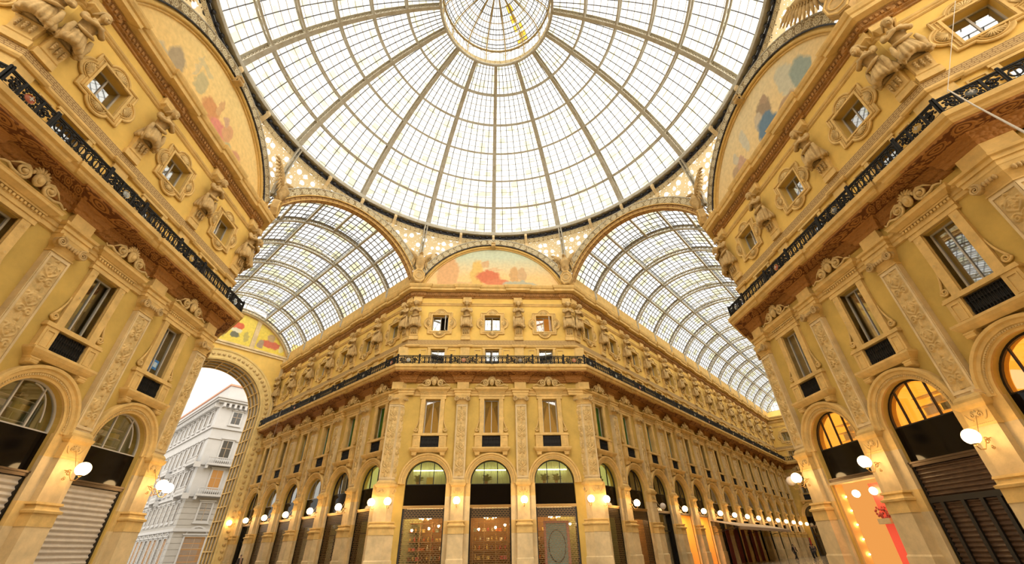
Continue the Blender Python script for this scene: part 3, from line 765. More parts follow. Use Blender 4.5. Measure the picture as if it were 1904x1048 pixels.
def archivolt():
    P = Proto('moulded_arch', (0,0,6.0)); mb = MB()
    prof = [(1.56,.0),(1.56,-.10),(1.64,-.12),(1.66,-.16),(1.76,-.16),(1.78,-.2),(1.9,-.22),(1.94,-.3),(2.05,-.31),(2.07,-.24),(2.07,0)]
    n = 32; secs = []
    secs.append([(-r,y,5.98) for r,y in prof])
    for i in range(n+1):
        a = PI*(1-i/n); secs.append([(r*math.cos(a),y,AZ+r*math.sin(a)) for r,y in prof])
    secs.append([(r,y,5.98) for r,y in prof]); mb.loft(secs); P.part('archivolt', mb, M_ST)
    b = MB()
    for i in range(61):
        a = PI*(1-i/60); b.bx(1.71*math.cos(a)-.03,1.71*math.cos(a)+.03,-.19,-.15,AZ+1.71*math.sin(a)-.03,AZ+1.71*math.sin(a)+.03)
    P.part('bead', b, M_REL, False, 0); return P
AV = archivolt()
TWK = {'C': ['warm']*3, 'L': ['dark']*3, 'R': ['mirror']*3, 'LN': ['dark'], 'RN': ['mirror','mirror'], 'RE': ['dark']*3}
AWK = {'C': ['open','mirror','warm'], 'LA': ['mirror']*6, 'RE': ['pale']*3}
RWK = {'C': ['green']*3, 'L': ['dim']*3, 'R': ['orange']*3, 'LN': ['dim'], 'RN': ['orange']*2, 'RE': ['dark']*3, 'LA': ['green','curtain','dim','dark','dim','dark'], 'RA': ['green']+['curtain']*4+['dim']*9}
TXT = {'warm': 'amber-lit ', 'dark': 'dark ', 'mirror': 'sky-reflecting ', 'green': 'green-shuttered '}
for fr in BAYS:
    for i, u in enumerate(BAYS[fr]):
        M = at(fr,u); w = where(fr,i)
        k = TWK.get(fr, ['green']*20)[i]
        win(TW[k], M, 'tall '+TXT[k]+'window '+w); AE.place(M, 'scroll-crested stone window frame '+w, 'window surround', 'stone window frames')
        win(MW, M, 'small balcony-level window '+w)
        k = AWK.get(fr, (['mirror','pale','pale'] if fr == 'RA' else ['mirror'])*14)[i]
        win(AWN[k], M, 'square attic window '+w); QF.place(M, 'four-lobed moulded frame '+w, 'window surround', 'quatrefoil attic frames')
        k = RWK[fr][i]
        win(RW[k], M, {'green':'green-lit','orange':'orange-lit','dim':'dim','curtain':'curtained','dark':'dark'}[k]+' half-round window '+w)
        AV.place(M, 'moulded stone arch '+w, 'arch', 'moulded shop arches')

# ---------------------------------------------------------------- caryatids
def caryatid():
    P = Proto('caryatid_statue', (0,0,17.96))
    b = MB(); b.loft([[(-a,.02,z),(-a,-v,z),(a,-v,z),(a,.02,z)] for z,a,v in ((17.96,.42,.16),(18.3,.42,.16),(18.34,.36,.2),(18.42,.34,.2),(19.3,.40,.3))])
    k = P.part('pedestal', b, M_ST); g = MB()
    for q in range(3):
        for t in range(3): g.tube([(-.2+.2*q,-.3,18.95-.14*t),(-.2+.2*q,-.36,18.86-.14*t),(-.2+.2*q,-.25,18.8-.14*t)],[.05,.06,.03],6)
    P.part('carved_tassels', g, M_STAT, True, k)
    t = MB()
    t.tube([(0,-.34,19.9),(0,-.36,20.3),(0,-.42,20.65),(0,-.46,20.95),(0,-.46,21.12)],[.30,.27,.31,.35,.20],14,.72)
    t.tube([(0,-.48,21.05),(.0,-.66,21.34)],[.11,.1],10)
    t.ell((0,-.76,21.48),(.19,.23,.25),12,9); t.ell((0,-.965,21.47),(.03,.03,.06),6,5); t.ell((0,-.95,21.37),(.07,.06,.035),6,5)
    for q in (-1,1): t.ell((q*.08,-.95,21.52),(.04,.04,.025),6,5)
    for s in (-1,1):
        t.ell((s*.36,-.46,20.98),(.16,.16,.16),8,6)
        t.tube([(s*.38,-.46,20.98),(s*.46,-.60,20.70),(s*.40,-.74,20.60)],[.14,.125,.11],8)
        t.tube([(s*.42,-.72,20.6),(s*.1,-.84,20.74),(-s*.16,-.80,20.86)],[.11,.095,.075],8)
        for f in range(4): t.tube([(-s*.14,-.82,20.82+.035*f),(-s*.24,-.80,20.84+.04*f),(-s*.29,-.74,20.85+.04*f)],[.025,.025,.018],5)
        t.ell((s*.15,-.66,20.88),(.15,.13,.14),8,6)
    f = remesh(t, .03, M_STAT, 'body'); j = P.part('body', f, M_STAT)
    h = MB()
    for s in (-1,1):
        for q in range(6): h.tube([(s*(.05+.02*q),-.62+.05*q,21.62-.03*q),(s*.19,-.6+.06*q,21.5-.02*q),(s*.2,-.5+.05*q,21.3)],[.04,.05,.03],6)
    NH = len(h.v)
    h.ell((0,-.70,21.60),(.225,.23,.19),10,7)
    h.v = [(x,y-(.16 if i < NH else 0),z+(.06 if i < NH else 0)) for i,(x,y,z) in enumerate(h.v)]
    for s in (-1,1): h.tube([(s*.06,-.9,21.36),(s*.05,-.94,21.26),(0,-.88,21.14)],[.05,.06,.03],6)
    P.part('hair', h, M_STAT, True, j)
    d = MB(); n = 84
    def rr(a, k): return 1+.15*k*(abs(math.sin(a*8+.25*k))-.6)+.06*k*math.sin(a*3+1.3)
    secs = []
    for z, rx, ry, k in ((20.3,.29,.25,.15),(20.05,.37,.31,.5),(19.75,.45,.40,.9),(19.45,.53,.48,1.25),(19.22,.57,.52,1.5),(19.12,.50,.46,1.5),(19.14,.3,.28,.6)):
        secs.append([(rx*rr(a,k)*math.cos(a), -.30-ry*rr(a,k)*math.sin(a), z-.12*math.sin(a*3)*k*.4) for a in [PI*2*q/n for q in range(n+1)]])
    d.loft(secs)
    for s in (-1,1): d.tube([(s*.42,-.5,20.2),(s*.46,-.5,19.8),(s*.40,-.5,19.3),(s*.44,-.45,18.95)],[.08,.12,.13,.05],7)
    d.tube([(-.36,-.56,20.2),(-.1,-.68,20.12),(.2,-.66,20.22),(.36,-.52,20.36)],[.06,.09,.09,.05],7)
    P.part('drapery', d, M_STAT, True, j)
    c = MB(); c.loft([[(-a,.02,z),(-a,-v,z),(a,-v,z),(a,.02,z)] for z,a,v in ((21.62,.26,.2),(21.75,.34,.34),(21.84,.44,.42),(21.92,.44,.42),(21.94,.4,.2),(22.45,.4,.2))]); P.part('block_capital', c, M_ST)
    return P
CA = caryatid()
for fr in PIL:
    for i, u in enumerate(PIL[fr]): CA.place(at(fr,u), 'crossed-arm stone caryatid '+where(fr,i,'statue'), 'statue', 'caryatid statues')
CC = [('C',-7.25,'C|LA',''),('C',7.25,'C|RA',''),('LA',-.42,'C|LA',', arcade side'),('RA',.42,'C|RA',', arcade side'),('L',7.25,'L|LB',''),('L',-7.25,'L|LN',''),('R',-7.25,'R|RB',''),('R',7.25,'R|RN',''),
      ('LB',.42,'L|LB',', arcade side'),('RB',-.42,'R|RB',', arcade side'),('LN',-.42,'L|LN',', far side'),('RN',.42,'R|RN',', far side')]
for fr, u, k, sd in CC: CA.place(at(fr,u), 'paired stone caryatid, '+CNM[k]+sd, 'statue', 'caryatid statues')

# ---------------------------------------------------------------- balcony railing
RO = 1.08
def rail_panel(w, dense, med=0):
    P = Proto('balcony_railing', (0,-RO,15.15)); x0, x1 = -w/2, w/2; y = -RO
    f = MB()
    for z, h in ((15.2,.05),(15.3,.03),(15.86,.03),(15.95,.06)): f.bx(x0,x1,y-.03,y+.03,z-h/2,z+h/2)
    for x in (x0+.04,x1-.04): f.bx(x-.035,x+.035,y-.045,y+.045,15.15,16.02); f.ell((x,y,16.06),(.05,.05,.06),8,6)
    k = P.part('frame', f, M_IRON)
    g = MB()
    if dense:
        for x in (-.36,.36): g.bx(x-.04,x+.04,y-.05,y+.05,15.18,15.95)
        for s in (-1,1):
            for cx, cz, r, a0, t in ((.58,15.64,.16,PI/2,1),(.56,15.44,.13,-PI/2,-1),(.82,15.5,.14,PI/2,1),(.8,15.74,.11,-PI/2,-1)):
                if cx+r > w/2-.06: continue
                g.tube(spiral(s*cx,cz,r,1.6,a0,s*t,20,y), .034, 5)
            for q in range(9):
                g.ell((s*(.46+(w/2-.56)*random.random()),y-.03,15.36+.44*random.random()),(.06,.035,.05),6,4)
            if w > 2: g.tube(spiral(s*.97,15.62,.09,1.2,0,-s,14,y), .03, 5); g.tube(spiral(s*.97,15.4,.08,1.2,0,s,14,y), .03, 5)
            for t in (-1,1): g.tube(spiral(s*.21,15.58+t*.2,.09,1.3,0,t,12,y), .028, 5)
        for q in range(12):
            a = PI*2*q/12; g.ell((.24*math.cos(a),y-.02,15.58+.24*math.sin(a)),(.06,.035,.06),6,4)
        P.part('scrollwork', g, M_IRON, False, k)
        d = MB(); d.lathe([(.17,0),(.17,-.04),(.14,-.06),(.12,-.04),(.001,-.05)],18,(0,y-.02,15.58),'y'); P.part('medallion', d, MED[0], True, k)
        c = MB(); c.bx(-.02,.02,y-.085,y-.06,15.49,15.67); c.bx(-.09,.09,y-.085,y-.06,15.56,15.6); P.part('cross', c, M_FRW, False, k)
    else:
        n = max(3, int(w/.36))
        for q in range(n):
            xc = x0+.1+(w-.2)*(q+.5)/n; r = (w-.2)/n*.44
            g.tube([(xc+r*math.cos(a), y, 15.58+.2*math.sin(a)) for a in np.linspace(0,2*PI,13)[:-1]], .03, 5, closed=True)
            g.ell((xc+r*1.1,y-.01,15.8),(.09,.04,.07),6,4); g.ell((xc+r*1.1,y-.01,15.36),(.09,.04,.07),6,4); g.bx(xc+r*1.1-.02,xc+r*1.1+.02,y-.012,y+.012,15.3,15.86)
            g.bx(xc-.016,xc+.016,y-.014,y+.014,15.3,15.86)
        P.part('balusters', g, M_IRON, False, k)
    return P
MED = [plain('shield_red', (.55,.16,.07), .5), plain('shield_pale', (.45,.48,.48), .5), plain('shield_gold', (.62,.42,.12), .4), plain('shield_dark', (.16,.17,.17), .4)]
RP = {'o': rail_panel(2.2,1), 'p': rail_panel(2.73,0), 'c': rail_panel(1.85,1), 'q': rail_panel(2.5,0), 'r': rail_panel(2.63,0)}
MEDME = []
for m in MED:
    me = [p for p in RP['o'].parts if p[0] == 'medallion'][0][1].copy(); me.materials.clear(); me.materials.append(m); MEDME.append(me)
mi = [0]
def rail(k, fr, u, txt):
    mi[0] += 1
    RP[k].place(at(fr,u), txt, 'railing', 'black balcony railings', swap={'medallion': MEDME[(mi[0]*7+len(fr))%4]} if k in 'oc' else None)
for fr in PIL:
    if fr == 'RE': continue
    for i, u in enumerate(PIL[fr]): rail('o', fr, u, 'ornate iron railing with shield '+where(fr,i,'panel'))
for fr in BAYS:
    for i, u in enumerate(BAYS[fr]):
        if fr == 'RE': rail('r', fr, u, 'plain oval-baluster railing '+where(fr,i)); continue
        if fr in 'CLR': rail('p' if i == 1 else 'p', fr, u*.995 if i == 1 else u+(.0 if i == 1 else 0), 'oval-baluster iron railing '+where(fr,i))
        else: rail('q' if i == 0 else 'r', fr, u, 'oval-baluster iron railing '+where(fr,i))
for fr, u, k, sd in CC:
    uu = (7.22 if u > 0 else -7.22) if fr in 'CLR' else (.478 if u > 0 else -.478)
    rail('c', fr, uu, 'corner iron railing with shield, '+CNM[k]+sd)

# ---------------------------------------------------------------- eagles with shields on the pendentive corners
def eagle():
    P = Proto('eagle_statue', (0,0,23.7)); y0 = -.6
    b = MB(); b.tube([(0,y0,25.4),(0,y0-.1,25.9),(0,y0-.2,26.5),(0,y0-.15,26.9),(0,y0-.25,27.1)],[.2,.42,.5,.34,.2],12)
    b.ell((0,y0-.35,27.2),(.2,.27,.2),10,8); b.tube([(0,y0-.58,27.2),(0,y0-.78,27.15),(0,y0-.82,27.02)],[.1,.06,.02],6)
    for s in (-1,1):
        b.tube([(s*.25,y0-.1,26.),(s*.3,y0-.2,25.6),(s*.22,y0-.25,25.35)],[.2,.14,.08],8)
        for q in range(3): b.tube([(s*(.15+.07*q),y0-.25,25.38),(s*(.15+.07*q),y0-.4,25.3)],[.04,.025],5)
    j = P.part('body', remesh(b, .05, M_STAT, 'body'), M_STAT)
    for s in (-1,1):
        w = MB()
        w.tube([(s*.3,y0,26.6),(s*.75,y0+.1,27.3),(s*1.25,y0+.35,27.9),(s*1.75,y0+.6,28.3)],[.22,.24,.18,.08],8)
        for q in range(10):
            t = q/9; rx, rz = s*(.45+1.25*t), 26.75+1.5*t; L = .7+.55*math.sin(PI*(.3+.5*t))
            a = R(12+42*t); w.tube([(rx, y0+.05+.5*t, rz), (rx+s*L*.5*math.sin(a), y0+.0+.52*t, rz-L*.5*math.cos(a)), (rx+s*L*math.sin(a), y0+.05+.55*t, rz-L*math.cos(a))],[.10,.12,.04],6,.6)
            w.tube([(rx-s*.05, y0-.05+.5*t, rz+.02), (rx+s*.1, y0-.06+.5*t, rz-.35)],[.08,.04],6)
        P.part('wing', w, M_STAT, True, j)
    c = MB(); oc = [(.78*math.cos(PI/8+q*PI/4)*.82, 24.55+.86*math.sin(PI/8+q*PI/4)) for q in range(8)]
    c.prism(oc, y0-.35, y0+.1); k = P.part('shield', c, M_STAT); r = MB(); r.tube([(x*.86,y0-.36,24.55+(z-24.55)*.86) for x,z in oc], .06, 6, closed=True)
    r.tube([(.36*math.cos(a),y0-.36,24.55+.36*math.sin(a)) for a in np.linspace(0,2*PI,19)[:-1]], .045, 6, closed=True); P.part('rim', r, M_ST, False, k)
    return P
EG = eagle()
for k, ((x,y),r) in CORN.items():
    EG.place(((x,y,0),r), 'spread-winged stone eagle on a shield at the '+CNM[k], 'statue', 'eagle statues')

# ---------------------------------------------------------------- globe lamps
def lamp():
    P = Proto('wall_lamp', (0,-.36,4.6)); b = MB()
    b.lathe([(.13,0),(.14,-.03),(.09,-.06),(.05,-.1)],12,(0,-.36,4.72),'y')
    b.tube([(0,-.4,4.72),(0,-.62,4.66),(0,-.72,4.5),(0,-.84,4.34),(0,-1.02,4.33),(0,-1.1,4.44),(0,-1.1,4.52)], .022, 6)
    b.tube([(0,p[0]-.6,p[2]+0) for p in spiral(0,4.62,.13,1.6,0,1,24)], .018, 5); b.tube([(0,p[0]-.52,p[2]) for p in spiral(0,4.42,.08,1.4,PI,-1,18)], .015, 5)
    b.tube([(0,-.42,5.5),(0,-.62,5.1),(0,-.78,4.78)], .012, 5)
    b.lathe([(.05,4.48),(.1,4.52),(.12,4.56)],12,(0,-1.1,0))
    k = P.part('bracket', b, M_RAIL); g = MB(); g.ell((0,-1.1,4.76),(.255,.255,.255),20,14); P.part('globe', g, M_LAMP, True); return P
LP = lamp(); GOFF = LP.parts[1][1].copy(); GOFF.materials.clear(); GOFF.materials.append(M_OFF)
for fr in PIL:
    for i, u in enumerate(PIL[fr]):
        off = fr == 'RA' and i == 1
        LP.place(at(fr,u), ('unlit ' if off else 'lit ')+'globe wall lamp '+where(fr,i,'pier'), 'wall lamp', 'globe wall lamps', swap={'globe': GOFF} if off else None)
for fr, u, k, sd in CC:
    if fr in ('LB',): pass
    uu = (7.4 if u > 0 else -7.4) if fr in 'CLR' else (.3 if u > 0 else -.3)
    off = fr == 'RB'
    LP.place(at(fr,uu), ('unlit ' if off else 'lit ')+'globe lamp, '+CNM[k]+(sd if sd else ', octagon side'), 'wall lamp', 'globe wall lamps', swap={'globe': GOFF} if off else None)
# ---------------------------------------------------------------- glass dome
DZ, DR, T0, T1 = 20.5, 20.91, .5195, 1.3395
def dp(t, phi=0., dr=0.): r = (DR+dr)*math.cos(t); return (r*math.cos(phi), r*math.sin(phi), DZ+(DR+dr)*math.sin(t))
dome = bpy.data.objects.new('glass_dome', None); COL.objects.link(dome)
tag(dome, 'great ribbed glass dome over the octagon crossing', 'dome')
TT = np.linspace(T0, T1, 7)
rib = MB()
for dr, w in ((-.02,.40),(.62,.46)):
    n = 36; secs = []
    for i in range(n+1):
        t = T0+(T1-T0)*i/n; w_ = w*(1-.35*i/n)
        secs.append([(Vector(dp(t,0,dr+q))+Vector((0,s*w_/2,0))) for q, s in ((0,-1),(0,1),(.06,1),(.06,-1),(0,-1))])
    rib.loft(secs)
lat = MB(); n = 54
for i in range(n):
    ta, tb = T0+(T1-T0)*i/n, T0+(T1-T0)*(i+1)/n
    lat.bar(dp(ta,0,.04), dp(tb,0,.6), .06, .06); lat.bar(dp(ta,0,.6), dp(tb,0,.04), .06, .06)
    m = Vector(dp((ta+tb)/2,0,.32)); d = (Vector(dp(tb,0,.32))-Vector(dp(ta,0,.32))).normalized(); e = Vector((m.x,0,m.z-DZ)).normalized()
    lat.tube([m+d*.13*math.cos(a)+e*.13*math.sin(a) for a in np.linspace(0,2*PI,9)[:-1]], .02, 4, closed=True)
for t in TT: lat.bar(dp(t,0,-.02), dp(t,0,.66), .2, .16)
ribm, latm = rib.mesh('rib', M_RIB), lat.mesh('rib_lattice', plain('pale_iron', (.62,.55,.40), .6))
for k in range(16):
    r = ob('rib', ribm, dome, (0,0,0), R(22.5*k)); ob('rib_lattice', latm, r)
for q in range(1,6):                                                # purlin girders, one per bay and tier
    t = TT[q]; mb = MB()
    for dr in (.08,.56):
        pts = [Vector(dp(t, R(22.5)*j/8, dr)) for j in range(9)]
        mb.tube(pts, .115 if dr < .5 else .10, 4)
    for j in range(6): 
        a, b = R(22.5)*j/6, R(22.5)*(j+1)/6
        mb.bar(dp(t,a,.08), dp(t,b,.56), .06, .06)
    me = mb.mesh('purlin', M_RIB)
    for k in range(16): ob('purlin', me, dome, (0,0,0), R(22.5*k))
bars = MB(); lap = MB()
for j in range(1,7):
    a = R(22.5)*j/7; pts = [Vector(dp(t,a,.70)) for t in np.linspace(T0,T1,25)]
    for i in range(24): bars.bar(pts[i], pts[i+1], .062, .06)
for q in range(6):
    for e in range(1,5):
        t = TT[q]+(TT[q+1]-TT[q])*e/5
        for j in range(7): lap.bar(dp(t,R(22.5)*j/7,.74), dp(t,R(22.5)*(j+1)/7,.74), .055, .02)
nb = len(bars.f); bars.add(lap.v, lap.f); bm = bars.mesh('glazing_bars', [M_BAR, M_LAP])
for p in bm.polygons: p.material_index = 1 if p.index >= nb else 0
gl = MB(); n = 30
gl.loft([[dp(t, R(22.5)*j/7, .76) for j in range(8)] for t in np.linspace(T0,T1,n)], False); gm = gl.mesh('glass_bay', M_RG)
for k in range(16):
    g = ob('glass_bay', gm, dome, (0,0,0), R(22.5*k)); ob('glazing_bars', bm, g)
mb = MB(); z0 = dp(T0)[2]; r0 = dp(T0)[0]
mb.lathe([(r0-.12,z0-.28),(r0+.3,z0-.28),(r0+.3,z0+.12),(r0-.12,z0+.12),(r0-.2,z0-.05),(r0-.12,z0-.28)], 128); ob('base_ring', mb.mesh('base_ring', M_RIB, True), dome)
mb = MB(); mb.lathe([(r0+.32,z0-.25),(r0+.32,z0-.75),(r0+.7,z0-.75),(r0+.7,z0-.25)], 128)  # black band and beads put in as the shade of the gap below the ring
for k in range(160):
    a = 2*PI*k/160; mb.ell(((r0+.22)*math.cos(a),(r0+.22)*math.sin(a),z0-.45+.1*(k%2)),(.16,.16,.16),6,4)
ob('gap_shade_band', mb.mesh('gap_shade_band', M_DK), dome)
fz = MB(); secs = []; us = []
N = 192
for i in range(N): 
    a, b = 2*PI*i/N, 2*PI*(i+1)/N; ra = r0+.30
    P4 = [(ra*math.cos(a),ra*math.sin(a),z0-1.28),(ra*math.cos(b),ra*math.sin(b),z0-1.28),(ra*math.cos(b),ra*math.sin(b),z0-.68),(ra*math.cos(a),ra*math.sin(a),z0-.68)]
    fz.add(P4, [(0,1,2,3)], [[(ra*a,0),(ra*b,0),(ra*b,.6),(ra*a,.6)]])
ob('scroll_frieze', fz.mesh('scroll_frieze', M_FRZ), dome)
# oculus ring, drum and lantern cupola
RO_, ZO = dp(T1)[0], dp(T1)[2]
mb = MB(); mb.lathe([(RO_+.12,ZO-.12),(RO_-.08,ZO-.12),(RO_-.08,ZO+.02),(RO_+.12,ZO+.7),(RO_+.12,ZO-.12)], 96); oc = ob('oculus_ring', mb.mesh('oculus_ring', M_RIB, True), dome)
f2 = MB()
for i in range(96):
    a, b = 2*PI*i/96, 2*PI*(i+1)/96; ra = RO_-.05
    f2.add([(ra*math.cos(a),ra*math.sin(a),ZO+.03),(ra*math.cos(b),ra*math.sin(b),ZO+.03),(ra*math.cos(b),ra*math.sin(b),ZO+.63),(ra*math.cos(a),ra*math.sin(a),ZO+.63)], [(0,1,2,3)], [[(ra*a,0),(ra*b,0),(ra*b,.6),(ra*a,.6)]])
ob('oculus_frieze', f2.mesh('oculus_frieze', M_FRZ), oc)
lf = MB(); CZ = ZO+2.6; CR = RO_+.1
lf.lathe([(CR+.05,CZ-.1),(CR-.1,CZ-.1),(CR-.1,CZ+.08),(CR+.05,CZ+.08)], 64)
cp = lambda t, a, k=0: ((CR-.1+k)*math.cos(t)*math.cos(a), (CR-.1+k)*math.cos(t)*math.sin(a), CZ+2.6*math.sin(t)*(1+k*.2))
for k in range(16):
    a = R(22.5*k+11.25); lf.bar((CR*math.cos(a),CR*math.sin(a),ZO+.6), (CR*math.cos(a),CR*math.sin(a),CZ), .12, .12)
    for s in (-1,1): lf.tube([(CR*math.cos(a+s*w),CR*math.sin(a+s*w),z) for w,z in ((0,CZ-.9),(.06,CZ-.4),(.16,CZ-.12))], .03, 4)
    lf.tube([cp(t,a) for t in np.linspace(0,1.35,10)], .075, 4)
for t in (.45,.85): lf.lathe([(cp(t,0)[0]+.03,cp(t,0)[2]-.03),(cp(t,0)[0]-.03,cp(t,0)[2]+.03)], 48)
lf.lathe([(.75,CZ+2.42),(.75,CZ+2.62)], 24)
la = ob('lantern_frame', lf.mesh('lantern_frame', plain('gilt_iron', (.42,.30,.12), .5)), dome)
lb = MB()
for k in range(80):
    a = 2*PI*k/80
    pts = [Vector(cp(t,a,.06)) for t in np.linspace(0,1.35,8)]
    for i in range(7): lb.bar(pts[i],pts[i+1],.05,.04)
    lb.bar((CR*math.cos(a),CR*math.sin(a),ZO+.6),(CR*math.cos(a),CR*math.sin(a),CZ),.045,.04)
for t in (.15,.3,.6,.72,1.0,1.15):
    p = cp(t,0,.06); lb.lathe([(p[0]+.035,p[2]-.03),(p[0]-.035,p[2]+.03)], 48)
ob('lantern_bars', lb.mesh('lantern_bars', M_BAR), la)
lg = MB(); lg.loft([[cp(t,2*PI*k/48,.1) for k in range(49)] for t in np.linspace(0,1.5,10)], False); lg.loft([[(CR*1.01*math.cos(2*PI*k/48),CR*1.01*math.sin(2*PI*k/48),z) for k in range(49)] for z in (ZO+.6,CZ)], False)
ob('lantern_glass', lg.mesh('lantern_glass', M_RG), la)
am = MB()
for k in range(3):
    for i in range(5): 
        a0, a1 = R(50+4.5*k), R(50+4.5*k+3.6); t0, t1 = .12+.22*i, .12+.22*i+.17
        if (k+i)%4 == 3: continue
        am.quad(cp(t0,a0,.08),cp(t0,a1,.08),cp(t1,a1,.08),cp(t1,a0,.08))
m, nt, out = newmat('amber_glass'); t_ = ND(nt,'ShaderNodeBsdfTransparent'); t_.inputs[0].default_value = (.95,.52,.06,1); nt.links.new(t_.outputs[0], out.inputs[0])
ob('amber_panes', am.mesh('amber_panes', m), la)['label'] = 'amber coloured panes in the lantern'

# ---------------------------------------------------------------- arches carrying the dome, murals, pendentives
CZA = 21.15
def band(r0_, r1_, y0, y1, hw, n=64):
    """arch band facing -y with UVs along the arc"""
    mb = MB(); a0 = math.acos(min(1,hw/r1_)); A = np.linspace(PI-a0, a0, n+1)
    for i in range(n):
        a, b = A[i], A[i+1]; ca, sa, cb, sb = math.cos(a), math.sin(a), math.cos(b), math.sin(b); rm = (r0_+r1_)/2
        u0, u1 = (PI-a)*rm, (PI-b)*rm
        mb.add([(r0_*ca,y0,CZA+r0_*sa),(r0_*cb,y0,CZA+r0_*sb),(r1_*cb,y0,CZA+r1_*sb),(r1_*ca,y0,CZA+r1_*sa)], [(0,1,2,3)], [[(u0,0),(u1,0),(u1,r1_-r0_),(u0,r1_-r0_)]])
        for r_ in (r0_, r1_): mb.add([(r_*ca,y0,CZA+r_*sa),(r_*cb,y0,CZA+r_*sb),(r_*cb,y1,CZA+r_*sb),(r_*ca,y1,CZA+r_*sa)], [(0,1,2,3)], [[(u0,0),(u1,0),(u1,y1-y0),(u0,y1-y0)]])
    return mb
def mould(r_, y, rr, hw, n=56):
    a0 = math.acos(min(1,hw/r_)); mb = MB(); mb.tube([(r_*math.cos(a),y,CZA+r_*math.sin(a)) for a in np.linspace(PI-a0,a0,n+1)], rr, 6); return mb
def big_arch(hw, open_):
    P = Proto('rosette_arch', (0,0,24.)); k = P.part('rosette_band', band(7.86,8.55,-.22,.2,hw), M_BAND)
    P.part('outer_moulding', mould(8.56,-.2,.06,hw), M_RIB, True, k); P.part('inner_moulding', mould(7.86,-.2,.055,hw), M_DK if not open_ else M_ST, True, k)
    if open_: P.part('soffit_band', band(7.52,7.84,-.05,.5,hw-.2), M_SOF, False, k); P.part('soffit_edge', mould(7.52,-.05,.05,hw-.2), M_ST, True, k)
    else:
        P.part('gilt_moulding', mould(7.62,-.1,.13,hw-.15), stone('gilt_stone',(.66,.42,.12),.15,2,.6), True, k); P.part('soffit', band(7.40,7.86,-.06,.1,hw-.2), M_ST, False, k)
        b = MB(); b.bx(-.22,.22,-.5,0,28.55,29.15); b.tube([(-.22,-.5,28.7),(.22,-.5,28.7)],.14,10); b.tube([(-.22,-.5,29.05),(.22,-.5,29.05)],.1,10); P.part('keystone', b, M_STAT, False, k)
    return P
ARCHF, ARCHO = big_arch(7.66,False), big_arch(7.24,True)
sides = [('C',0,'above the red-robe mural ahead'),('LAo',45,'over the mouth of the street arcade'),('L',90,'above the mural of the pale-shutter block'),('LNo',135,'over the rear arcade by the pale-shutter block'),
         ('B',180,'above the block behind the viewpoint'),('RNo',225,'over the rear arcade by the orange-arch block'),('R',270,'above the blue-robe mural of the orange-arch block'),('RAo',315,'over the mouth of the awning arcade')]
for k, a, tx in sides:
    rz = R(a); ap = AAP if k.endswith('o') else AP
    (ARCHO if k.endswith('o') else ARCHF).place(((-math.sin(rz)*ap, math.cos(rz)*ap, 0), rz), 'rosette-studded iron arch '+tx, 'arch', 'rosette arches under the dome')
MUR = {'C': mural_mat('mural_red_robe', (.86,.58,.26), (.60,.64,.46), [(-4.6,1.6,1.1,2.4,(.72,.42,.2)),(-2.2,.3,2.3,.5,(.72,.45,.22)),(-1.6,1.7,.7,1.8,(.76,.50,.16)),(-.5,1.5,1.25,.75,(.66,.20,.10)),(.4,.75,1.2,.5,(.68,.24,.12)),(-.8,3.05,.42,.5,(.66,.42,.22)),(.2,2.4,.8,.18,(.72,.48,.26)),(2.2,1.7,.5,1.0,(.66,.40,.18)),(3.0,1.8,.45,.9,(.64,.42,.22)),(2.7,.6,1.7,.4,(.48,.46,.34)),(1.6,.35,.5,.15,(.16,.34,.44))]),
       'L': mural_mat('mural_pink_robe', (.90,.62,.24), (.90,.66,.28), [(-3.5,1.3,.6,1.1,(.46,.36,.22)),(-1.6,2.3,.5,.8,(.6,.5,.26)),(-.2,1.6,.8,.8,(.70,.34,.14)),(1.0,1.2,.9,.6,(.76,.30,.22)),(1.7,1.8,.5,.7,(.72,.40,.2)),(2.3,.7,.5,.7,(.56,.48,.26)),(3.2,.8,.6,.8,(.68,.36,.2)),(-2.6,.4,1.2,.4,(.5,.42,.26)),(-2.3,2.9,.15,1.0,(.74,.58,.3)),(-1.9,3.4,.7,.18,(.72,.58,.3)),(.3,2.6,.2,.7,(.74,.44,.2)),(1.2,2.4,.3,.4,(.66,.42,.26)),(3.9,.5,.7,.4,(.6,.42,.24)),(-4.4,.7,.5,.6,(.62,.5,.3))]),
       'R': mural_mat('mural_blue_robe', (.84,.62,.30), (.80,.64,.36), [(.9,2.6,.75,.8,(.38,.28,.18)),(.2,2.0,.5,1.0,(.62,.52,.36)),(.6,1.1,.95,1.3,(.16,.25,.33)),(-.7,.5,.8,.5,(.20,.28,.34)),(-3.4,1.0,.6,.9,(.52,.36,.22)),(-2.6,1.4,.5,.7,(.60,.38,.26)),(-4.6,.5,.5,.5,(.40,.34,.28)),(3.2,2.4,.7,1.3,(.62,.58,.42)),(4.2,1.5,.8,1.1,(.34,.40,.34)),(-1.6,2.6,.35,1.0,(.66,.6,.44)),(-3.0,2.3,.3,.5,(.64,.56,.4)),(1.3,3.2,.35,.4,(.46,.32,.2)),(2.4,1.0,.8,.5,(.5,.34,.2))])}
for k, a, tx in (('C',0,'faded half-round mural of a red-robed figure, straight ahead'),('L',90,'faded half-round mural with pink drapery over the pale-shutter block'),('R',270,'faded half-round mural with blue drapery over the orange-arch block')):
    rz = R(a); mb = MB(); r_ = 7.5; mb.add([(r_*math.cos(t),0,CZA-23.6+r_*math.sin(t)) for t in np.linspace(PI-.335,.335,49)], [tuple(range(48,-1,-1))])
    o = ob('wall_mural', mb.mesh('wall_mural', MUR[k]), None, (-math.sin(rz)*(AP+.05), math.cos(rz)*(AP+.05), 23.6), rz); tag(o, tx, 'mural', 'lunette murals')
PN = MB(); n = 22
